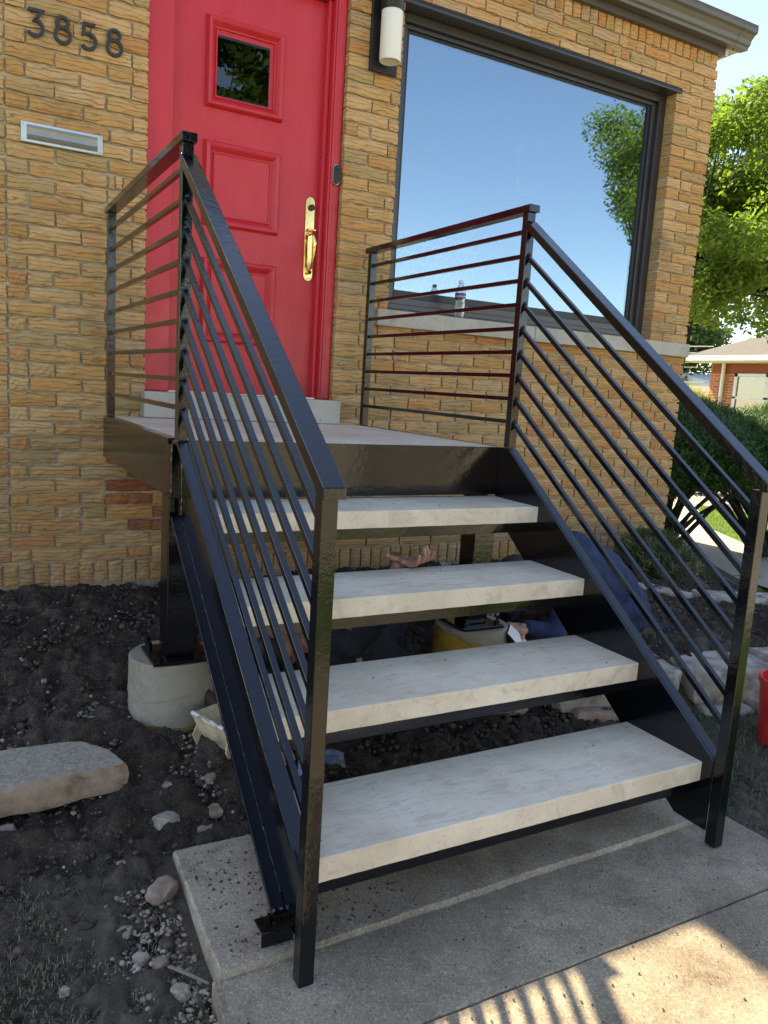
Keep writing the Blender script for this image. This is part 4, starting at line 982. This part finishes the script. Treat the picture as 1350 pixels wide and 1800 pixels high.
yew('yew_bush', 'large dark green yew bush with bare spreading stems at the right house corner', (4.75, .75, .03), (.80, .80, .37), 38000, M_YEW, 3, .09, .54)
yew('yew_bush', 'dark green yew hedge part reaching past the right edge, in front of the neighbouring house', (5.75, .45, .03), (.85, .75, .37), 34000, M_YEW, 4, .10, .54)
yew('spiky_shrub', 'small olive spiky shrub at the foot of the brick corner', (3.50, -.42, .19), (.24, .22, .11), 5200, M_SPRUCE, 5, .10, .02, 'shrub', 6)
tag(yew('lime_shrub', 'small bright lime green shrub before the neighbouring brick wall', (14.2, 8.6, .6), (.35, .35, .4), 900, M_LIME, 6, .25, .3, 'shrub', 4))

# ------------------------------------------------------------------ neighbouring houses and wires
nb = thing('neighbour_house', 'red brick neighbouring house with a pale hip roof and white double window', 'house', (18, 6, 0))
MB().box(17.9, 30, 0, 11.2, 0, 2.55).build('wall', M_NB, nb)
MB().box(17.886, 17.898, .3, 11.15, 2.28, 2.54).build('soldier_course', simple('dark_red_soldier', (.26, .07, .035), .9), nb)
cz = 2.72; MB().add([(17.35, -.55, cz), (17.35, 11.75, cz), (30.5, 11.75, cz), (30.5, -.55, cz), (23.4, 5.6, 5.5), (24.5, 5.6, 5.5)], [(0, 1, 4), (1, 2, 5, 4), (2, 3, 5), (3, 0, 4, 5), (3, 2, 1, 0)]).build('roof', M_SHING, nb)
MB().box(17.25, 17.40, -.55, 11.75, 2.58, 2.715).box(17.40, 17.9, -.5, 11.6, 2.55, 2.60).build('gutter', M_WHITE, nb, .01)
MB().tube([(17.80, 10.72, .3), (17.80, 10.72, 2.58)], .05, 8).build('downspout', M_WHITE, nb)
nw = MB(); ring(nw, 0, 0, 0, 0, 0, 0, 0, 0, 0, 0); nw = MB()
for a, b, c_, d in ((8.35, 8.42, .95, 2.28), (10.28, 10.37, .95, 2.28), (9.29, 9.43, .95, 2.28), (8.35, 10.37, 2.20, 2.28), (8.35, 10.37, .88, .95), (8.35, 10.37, 1.62, 1.67)): nw.box(17.83, 17.895, a, b, c_, d)
wn = nw.build('window', M_WHITE, nb)
for a, b in ((8.42, 9.29), (9.43, 10.28)):
    MB().box(17.868, 17.872, a, b, .95, 2.20).build('pane', M_NGLASS, wn)
    MB().box(17.885, 17.890, a, b, .95, 2.20).build('blind', simple('window_blind', (.34, .36, .30), .8), wn)
fb = thing('far_house', 'pale blue house with a white roof edge far behind the hedge', 'house', (34, 25, 0))
MB().box(33, 42, 22, 29, 0, 2.3).build('wall', M_BLUEH, fb); MB().prism_x([(21.5, 2.2), (29.5, 2.2), (25.5, 3.1)], 32.6, 42.4).build('roof', simple('pale_roof', (.60, .62, .62), .8), fb)
fc = thing('far_garage', 'tan garage with a brown roof far behind the hedge', 'garage', (27, 19, 0))
MB().box(26.5, 31, 18.2, 22, 0, 1.5).build('wall', M_TANH, fc); MB().prism_x([(17.9, 1.5), (22.3, 1.5), (20.1, 2.25)], 26.2, 31.3).build('roof', simple('brown_roof', (.40, .22, .14), .85), fc)
W = [((15.2, 12.9, 2.65), (21.5, 10.4, 3.20), 'upper overhead wire running to the neighbouring roof'), ((15.2, 12.9, 2.20), (18.6, 11.0, 2.78), 'overhead wire rising to the right across the others'), ((15.2, 12.9, 2.95), (18.0, 11.3, 3.02), 'topmost pale overhead wire'), ((15.2, 12.9, 2.42), (17.6, 11.4, 2.42), 'middle overhead wire meeting the roof corner'), ((15.2, 12.9, 2.02), (17.9, 11.15, 2.02), 'lowest overhead wire meeting the brick wall'), ((15.2, 12.9, 2.50), (17.7, 11.4, 2.58), 'thin overhead wire just above the roof corner')]
for a, b, lab in W: 
    mid = (Vector(a)+Vector(b))/2 - Vector((0, 0, .05)); tag(MB().tube([a, mid, b], .014, 5).build('overhead_wire', M_WHITE), lab, 'wire', 'overhead wires by the neighbouring house')
# houses across the street in front (seen only in reflections)
for x, lab in ((-14, 'plain brick house across the street at left'), (2, 'plain brick house straight across the street'), (24, 'plain brick house across the street at right')):
    h = thing('street_house', lab, 'house', (x, -30, 0), 'houses across the street')
    MB().box(x-5, x+5, -36, -27, 0, 2.6).build('wall', M_NB, h); MB().add([(x-5.5, -36.5, 2.6), (x+5.5, -36.5, 2.6), (x+5.5, -26.5, 2.6), (x-5.5, -26.5, 2.6), (x-1, -31.5, 3.7), (x+1, -31.5, 3.7)], [(0, 3, 4), (3, 2, 5, 4), (2, 1, 5), (1, 0, 4, 5), (0, 1, 2, 3)]).build('roof', M_SHING, h)
    MB().box(x-3, x-1, -27.0, -26.95, 1, 2.2).build('window', M_WHITE, h)
# black downspout extension lying along the bed
dn_ = MB().bar((4.48, .25, .15), (3.42, -1.50, .17), .085, .075).build('downspout_extension', M_DOWN, None, .008); tag(dn_, 'black ribbed downspout extension pipe lying on the ground past the planting bed', 'pipe')

# ------------------------------------------------------------------ small objects
bt = thing('water_bottle', 'clear plastic water bottle with a blue label standing on the window sill', 'bottle', (2.0, -.012, 1.7535))
MB().lathe([(.028, 0), (.031, .004), (.031, .05), (.0285, .06), (.031, .07), (.031, .085), (.027, .098), (.031, .112), (.0315, .145), (.029, .158), (.018, .186), (.0115, .198), (.0115, .203)], (2.0, -.012, 1.7535), 28).build('bottle_body', M_CLEAR, bt, smooth=True)
MB().lathe([(.0319, .112), (.0322, .113), (.0322, .142), (.0319, .143)], (2.0, -.012, 1.7535), 28, cap=False).build('paper_label', simple('blue_label', (.03, .06, .20), .4), bt, smooth=True)
MB().lathe([(.0323, .119), (.0324, .120), (.0324, .127), (.0323, .128)], (2.0, -.012, 1.7535), 28, cap=False).build('label_band', simple('pink_band', (.62, .22, .28), .4), bt, smooth=True)
MB().lathe([(.0135, .200), (.0138, .202), (.0138, .216), (.012, .218)], (2.0, -.012, 1.7535), 20).build('cap', M_WHITE, bt, smooth=True)
pl_ = thing('paint_pail', 'red plastic pail with a wire handle on the patchy grass at the right edge', 'pail', (2.165, -2.20, .01))
PC = (2.262, -2.215, .010)
MB().lathe([(.105, 0), (.112, .004), (.132, .245), (.139, .25), (.139, .268), (.133, .272), (.127, .27), (.118, .05), (.02, .04)], PC, 40, cap=False).build('pail_body', M_PAIL, pl_, smooth=True)
MB().tube([(PC[0]-.136*math.cos(a)*.98, PC[1]-.03-.05*math.sin(a), PC[2]+.235-.16*math.sin(a)) for a in np.linspace(0, math.pi, 15)], .0025, 6).build('wire_handle', M_WIRE, pl_)
MB().box(-.001, .001, -.001, .001, 0, .001)
# broken cream tray with a pipe stub standing in it
br = thing('broken_tray', 'broken cream plastic tray with paint-spattered rim lying in the soil by the left stringer', 'tray', (.15, -1.53, .06))
def P3(u, v, w_): # local frame of the tray
    o_ = Vector((.115, -1.50, .055)); ux = Vector((.10, -.19, -.012)); vx = Vector((.13, .06, .0)); wz = Vector((-.05, .02, .115)); return tuple(o_ + ux*u + vx*v + wz*w_)
mb = MB()
def plate(pts, th=.006):
    a = [Vector(p) for p in pts]; n = (a[1]-a[0]).cross(a[2]-a[0]).normalized()*th; k = len(a)
    mb.add([tuple(p) for p in a]+[tuple(p+n) for p in a], [tuple(range(k)), tuple(range(2*k-1, k-1, -1))]+[(i, (i+1) % k, (i+1) % k+k, i+k) for i in range(k)])
plate([P3(0, 0, 0), P3(1.2, 0, 0), P3(1.25, 0, .9), P3(.7, 0, .95), P3(.35, 0, 1.15), P3(0, 0, 1.1)])
plate([P3(0, 0, 0), P3(0, 0, 1.1), P3(-.05, 1, 1.05), P3(0, 1, 0)]); plate([P3(1.2, 0, 0), P3(1.2, 1, 0), P3(1.25, 1, .8), P3(1.25, 0, .9)]); plate([P3(0, 0, .35), P3(1.2, 0, .35), P3(1.2, 1, .35), P3(0, 1, .35)])
plate([P3(0, 0, 0), P3(-.02, -.28, -.35), P3(.0, -.26, .5), P3(0, 0, .75)]); plate([P3(.62, 0, 0), P3(.62, -.2, -.3), P3(.66, -.22, .35), P3(.62, 0, .6)]); plate([P3(1.2, 0, 0), P3(1.2, -.2, -.35), P3(1.24, -.2, .4), P3(1.2, 0, .6)])
mb.build('tray_body', M_CREAM, br)
mb = MB()
rc = random.Random(3)
mb.tube([P3(u*.66, -.004, 1.115-u*.10 + rc.uniform(-.03, .02)) for u in np.linspace(0, 1, 12)], [rc.uniform(.003, .009) for _ in range(12)], 7)
mb.tube([P3(.72+u*.5, -.002, .965-u*.05 + rc.uniform(-.03, .02)) for u in np.linspace(0, 1, 9)], [rc.uniform(.003, .009) for _ in range(9)], 7)
mb.build('paint_crust', M_WHITE, br)
mb = MB()
for k in range(4): mb.bar(P3(.02, -.03, .62+k*.09), P3(1.15, -.03, .50+k*.09), .006, .005)
mb.build('rib', M_CREAM, br)
sp = MB(); a = Vector((.135, -1.335, .20)); b = Vector((.225, -1.47, .085)); sp.tube([a, b], [.021, .022], 16, False); sp.tube([a, b], [.017, .018], 16, False); sp.tube([a-(b-a)*.01, a], [.020, .0205], 16, False)
tag(sp.build('pipe_stub', M_RUST, smooth=True), 'short rusty open pipe sticking up out of the cream tray', 'pipe')
# crumpled rag under the lowest tread
g1 = np.linspace(-1, 1, 26); VV = []; 
for v_ in g1:
    for u_ in g1:
        x = .425 + u_*.085 + v_*.02; y = -1.76 + v_*.05; VV.append((x, y, .055 + .045*(1-u_*u_)*.6 + .022*noise.noise(Vector((u_*2.4, v_*2.4, 1))) + .012*noise.noise(Vector((u_*6, v_*6, 4)))))
I2 = np.arange(676).reshape(26, 26); F2 = np.stack([I2[:-1, :-1], I2[:-1, 1:], I2[1:, 1:], I2[1:, :-1]], -1).reshape(-1, 4)
tag(np_mesh('rag', np.array(VV), F2, M_RAG, None, True), 'crumpled blue-grey rag on the soil under the lowest tread', 'rag')
tag(MB().tube([(-.235, -2.40, -.01), (-.20, -2.44, -.012), (-.165, -2.475, -.02)], [.004, .0045, .003], 6).build('stick', simple('grey_stick', (.22, .17, .13), .9)), 'short grey stick lying against the pad side', 'stick')
tag(MB().tube([(2.42, -.62, .62), (2.47, -.60, .665)], [.006, .002], 6).build('twig', M_BARK), 'small dark twig tip poking up behind the right stringer', 'twig')

# ------------------------------------------------------------------ people (remeshed limb chains)
def capsule(mb, a, b, ra, rb_, n=14):
    a = Vector(a); b = Vector(b); d = (b-a); L = d.length; d = d.normalized() if L > 1e-6 else Vector((0, 0, 1)); pts = []; rr = []
    for k in range(5):
        t = math.pi/2*k/5; pts.append(a - d*ra*math.cos(t)); rr.append(max(ra*math.sin(t), ra*.02))
    for k in range(0, 5): pts.append(a.lerp(b, k/4)); rr.append(ra + (rb_-ra)*k/4)
    for k in range(1, 6):
        t = math.pi/2*k/5; pts.append(b + d*rb_*math.sin(t)); rr.append(max(rb_*math.cos(t), rb_*.02))
    mb.tube(pts, rr, n)
def ellipsoid(mb, c, r3, rot=None, n=20):
    vs = []; fs = []; M_ = rot if rot is not None else Matrix.Identity(3); m_ = 12
    for i in range(m_+1):
        th = math.pi*i/m_
        for k in range(n):
            a = 2*math.pi*k/n; v_ = Vector((r3[0]*max(.02, math.sin(th))*math.cos(a), r3[1]*max(.02, math.sin(th))*math.sin(a), r3[2]*math.cos(th))); vs.append(tuple(M_ @ v_ + Vector(c)))
    for i in range(m_):
        for k in range(n): fs.append((i*n+k, i*n+(k+1) % n, (i+1)*n+(k+1) % n, (i+1)*n+k))
    fs.append(tuple(range(n-1, -1, -1))); fs.append(tuple(m_*n+k for k in range(n))); mb.add(vs, fs)
def flesh(mb, name, mat, parent, vox, smooth=4, folds=0):
    o = mb.build(name, mat, parent); r_ = o.modifiers.new('remesh', 'REMESH'); r_.mode = 'VOXEL'; r_.voxel_size = vox; r_.use_smooth_shade = True
    s_ = o.modifiers.new('smooth', 'SMOOTH'); s_.iterations = smooth; s_.factor = .5
    if folds:
        tx = bpy.data.textures.new(name+'_folds', 'CLOUDS'); tx.noise_scale = .09; tx.noise_depth = 2
        d_ = o.modifiers.new('folds', 'DISPLACE'); d_.texture = tx; d_.strength = folds; d_.mid_level = .5; d_.texture_coords = 'GLOBAL'
    return o
def hand(parent, wrist, palm_dir, palm_nrm, scale=1.0, thumb_side=1, curl=(.5, .7, .6, .5), spread=.12, name='hand', nails=True, thumb=None):
    """wrist point, direction to the knuckles, direction the palm faces"""
    W_ = Vector(wrist); D = Vector(palm_dir).normalized(); N = Vector(palm_nrm); N = (N - D*N.dot(D)).normalized(); S_ = D.cross(N)*thumb_side; s_ = scale
    mb = MB()
    for q in (-.028, -.010, .010, .028): capsule(mb, W_ + D*.012*s_ + S_*q*.75*s_, W_ + D*.085*s_ + S_*q*s_, .0135*s_, .0120*s_, 10)
    capsule(mb, W_ + S_*.018*s_ + D*.015*s_ + N*.006*s_, W_ + D*.055*s_ + S_*.036*s_ + N*.006*s_, .016*s_, .012*s_, 10)
    lens = (.042, .046, .043, .034); rads = (.0092, .0094, .0090, .0080); tips = []
    for i, q in enumerate((.030, .010, -.010, -.029)):
        k0 = W_ + D*(.092 - .004*abs(i-1.2))*s_ + S_*q*s_; ang = 0; dirv = (D + S_*spread*(1.3-i)*.6).normalized(); p = k0; L = lens[i]*s_; rad_ = rads[i]*s_
        for j, f in enumerate((1.0, .68, .52)):
            ang += curl[i]*(.55 if j == 0 else .75); dd = dirv*math.cos(ang) + N*math.sin(ang); e = p + dd*L*f; capsule(mb, p, e, rad_*(1-.08*j), rad_*(1-.08*(j+1)), 10); p = e
        tips.append((p, dd, rad_))
    tb = W_ + D*.035*s_ + S_*.036*s_ + N*.010*s_; t1 = tb + (D*.5 + S_*.8 + N*.35).normalized()*.038*s_; t2 = t1 + (D*.75 + S_*.5 + N*.5).normalized()*.032*s_
    if thumb: tv = Vector(thumb).normalized(); tb = W_ + D*.02*s_ + S_*.018*s_ + N*.006*s_; t1 = tb + tv*.040*s_; t2 = t1 + (tv + N*.35).normalized()*.032*s_
    capsule(mb, tb, t1, .0125*s_, .0110*s_, 10); capsule(mb, t1, t2, .0110*s_, .0092*s_, 10)
    capsule(mb, W_ - D*.03*s_, W_ + D*.02*s_, .021*s_, .024*s_, 12)
    return flesh(mb, name, M_SKIN, parent, .0022*s_ if nails else .004, 3)
# the kneeling worker in the navy sweatshirt, right of the stairs
p1 = thing('person', 'person in a navy sweatshirt kneeling bent over behind the right stringer, hands at the pier', 'person', (2.5, -1.05, 0))
def body1():
    mb = MB()
    hip = (2.40, -1.12, .25); mid_ = (2.24, -1.11, .41); chest = (2.02, -1.10, .51); sh = (1.90, -1.10, .44)
    capsule(mb, hip, mid_, .165, .16); capsule(mb, mid_, chest, .165, .175); capsule(mb, (1.90, -1.25, .43), (1.90, -.95, .43), .085, .085); capsule(mb, chest, (1.86, -1.10, .43), .165, .12)
    capsule(mb, (2.44, -1.14, .12), (2.40, -1.12, .24), .15, .165)
    for y, el, wr in ((-1.29, (1.76, -1.36, .25), (1.625, -1.33, .285)), (-.93, (1.78, -1.0, .27), (1.64, -1.14, .34))):
        capsule(mb, (1.90, y, .43), el, .072, .056); capsule(mb, el, wr, .055, .038)
    return flesh(mb, 'sweatshirt', M_NAVY, p1, .010, 6, .034)
body1()
mb = MB()
for s_ in (-1, 1):
    capsule(mb, (2.46, -1.12+s_*.10, .16), (2.20, -1.12+s_*.16, .16), .11, .075); capsule(mb, (2.20, -1.12+s_*.16, .17), (2.56, -1.12+s_*.15, .15), .065, .045); capsule(mb, (2.56, -1.12+s_*.15, .16), (2.66, -1.12+s_*.15, .16), .045, .035)
flesh(mb, 'trousers', M_JEANS, p1, .012, 4, .01)
mb = MB(); ellipsoid(mb, (1.70, -1.08, .46), (.10, .078, .09)); capsule(mb, (1.88, -1.08, .46), (1.76, -1.08, .46), .058, .055); ellipsoid(mb, (1.625, -1.08, .405), (.045, .05, .05)); capsule(mb, (1.60, -1.08, .425), (1.582, -1.08, .41), .012, .012)
for s_ in (-1, 1): ellipsoid(mb, (1.71, -1.08+s_*.078, .45), (.018, .010, .028))
flesh(mb, 'head', M_SKIN, p1, .006, 3)
mb = MB(); ellipsoid(mb, (1.728, -1.08, .482), (.103, .086, .088)); flesh(mb, 'hair', M_HAIR, p1, .008, 2)
hand(p1, (1.615, -1.33, .288), (-1, .12, .12), (-.1, .2, -1), .95, 1, (.5, .55, .6, .6), name='hand')
hand(p1, (1.632, -1.145, .342), (-1, -.35, -.05), (0, -.3, -1), .95, -1, (.5, .55, .6, .6), name='hand')
# the second worker lying under the landing, one open hand up on the third tread
p2 = thing('person', 'person lying under the landing in a dark shirt with a red badge, open hand raised', 'person', (.9, -.8, 0))
mb = MB()
capsule(mb, (.86, -1.10, .235), (1.02, -.95, .22), .155, .15); capsule(mb, (1.02, -.95, .22), (1.20, -.72, .20), .15, .145); capsule(mb, (.76, -1.20, .25), (.84, -.98, .25), .09, .09)
capsule(mb, (.74, -1.17, .27), (.72, -1.40, .33), .066, .052); capsule(mb, (.72, -1.40, .33), (.750, -1.555, .50), .052, .042)
capsule(mb, (.95, -1.16, .20), (1.10, -1.12, .12), .066, .052)
flesh(mb, 'shirt', M_DKSHIRT, p2, .010, 5, .03)
mb = MB(); capsule(mb, (1.22, -.74, .2), (1.42, -.40, .30), .12, .075); capsule(mb, (1.14, -.66, .2), (1.22, -.28, .28), .12, .075); flesh(mb, 'trousers', M_JEANS, p2, .014, 4)
mb = MB(); ellipsoid(mb, (.56, -1.02, .22), (.10, .078, .095)); capsule(mb, (.74, -1.06, .24), (.62, -1.03, .23), .055, .05); ellipsoid(mb, (.54, -1.02, .318), (.022, .013, .016))
for s_ in (-1, 1): ellipsoid(mb, (.57, -1.02+s_*.077, .22), (.018, .010, .028))
flesh(mb, 'head', M_SKIN, p2, .006, 3)
mb = MB(); ellipsoid(mb, (.535, -1.02, .205), (.095, .084, .09)); flesh(mb, 'hair', M_HAIR, p2, .008, 2)
mb = MB(); capsule(mb, (.750, -1.555, .49), (.783, -1.570, .680), .031, .026); flesh(mb, 'forearm', M_SKIN, p2, .006, 3)
mb = MB(); capsule(mb, (.735, -1.285, .37), (.752, -1.33, .30), .011, .011); capsule(mb, (.752, -1.33, .30), (.79, -1.33, .18), .011, .013); flesh(mb, 'strap', simple('tan_strap', (.30, .22, .16), .8), p2, .004, 2)
hand(p2, (.795, -1.560, .703), (.30, -.95, -.02), (-.12, -.02, 1), .93, 1, (.60, .85, .95, .60), .42, name='open_hand', thumb=(-.95, -.12, .18))
bd = MB(); bd.box(-.038, .038, -.002, .002, -.030, .030)
q = bd.build('badge', simple('red_badge', (.42, .03, .03), .7), p2); 
tc = bpy.data.curves.new('weld', 'FONT'); tc.body = 'WELD'; tc.size = .030; tc.extrude = .0012; tc.align_x = 'CENTER'; tc.align_y = 'CENTER'
to = bpy.data.objects.new('tmp', tc); COL.objects.link(to); dg = bpy.context.evaluated_depsgraph_get(); me = bpy.data.meshes.new_from_object(to.evaluated_get(dg)); bpy.data.objects.remove(to); me.materials.clear(); me.materials.append(simple('badge_lettering', (.72, .68, .60), .7))
tx = bpy.data.objects.new('lettering', me); COL.objects.link(tx); tx.parent = q; tx.location = (0, -.0035, 0); tx.rotation_euler = (R(90), 0, 0)
q.location = Vector((.815, -1.262, .336)) - p2.location; q.rotation_euler = (R(-30), R(-62), R(10))
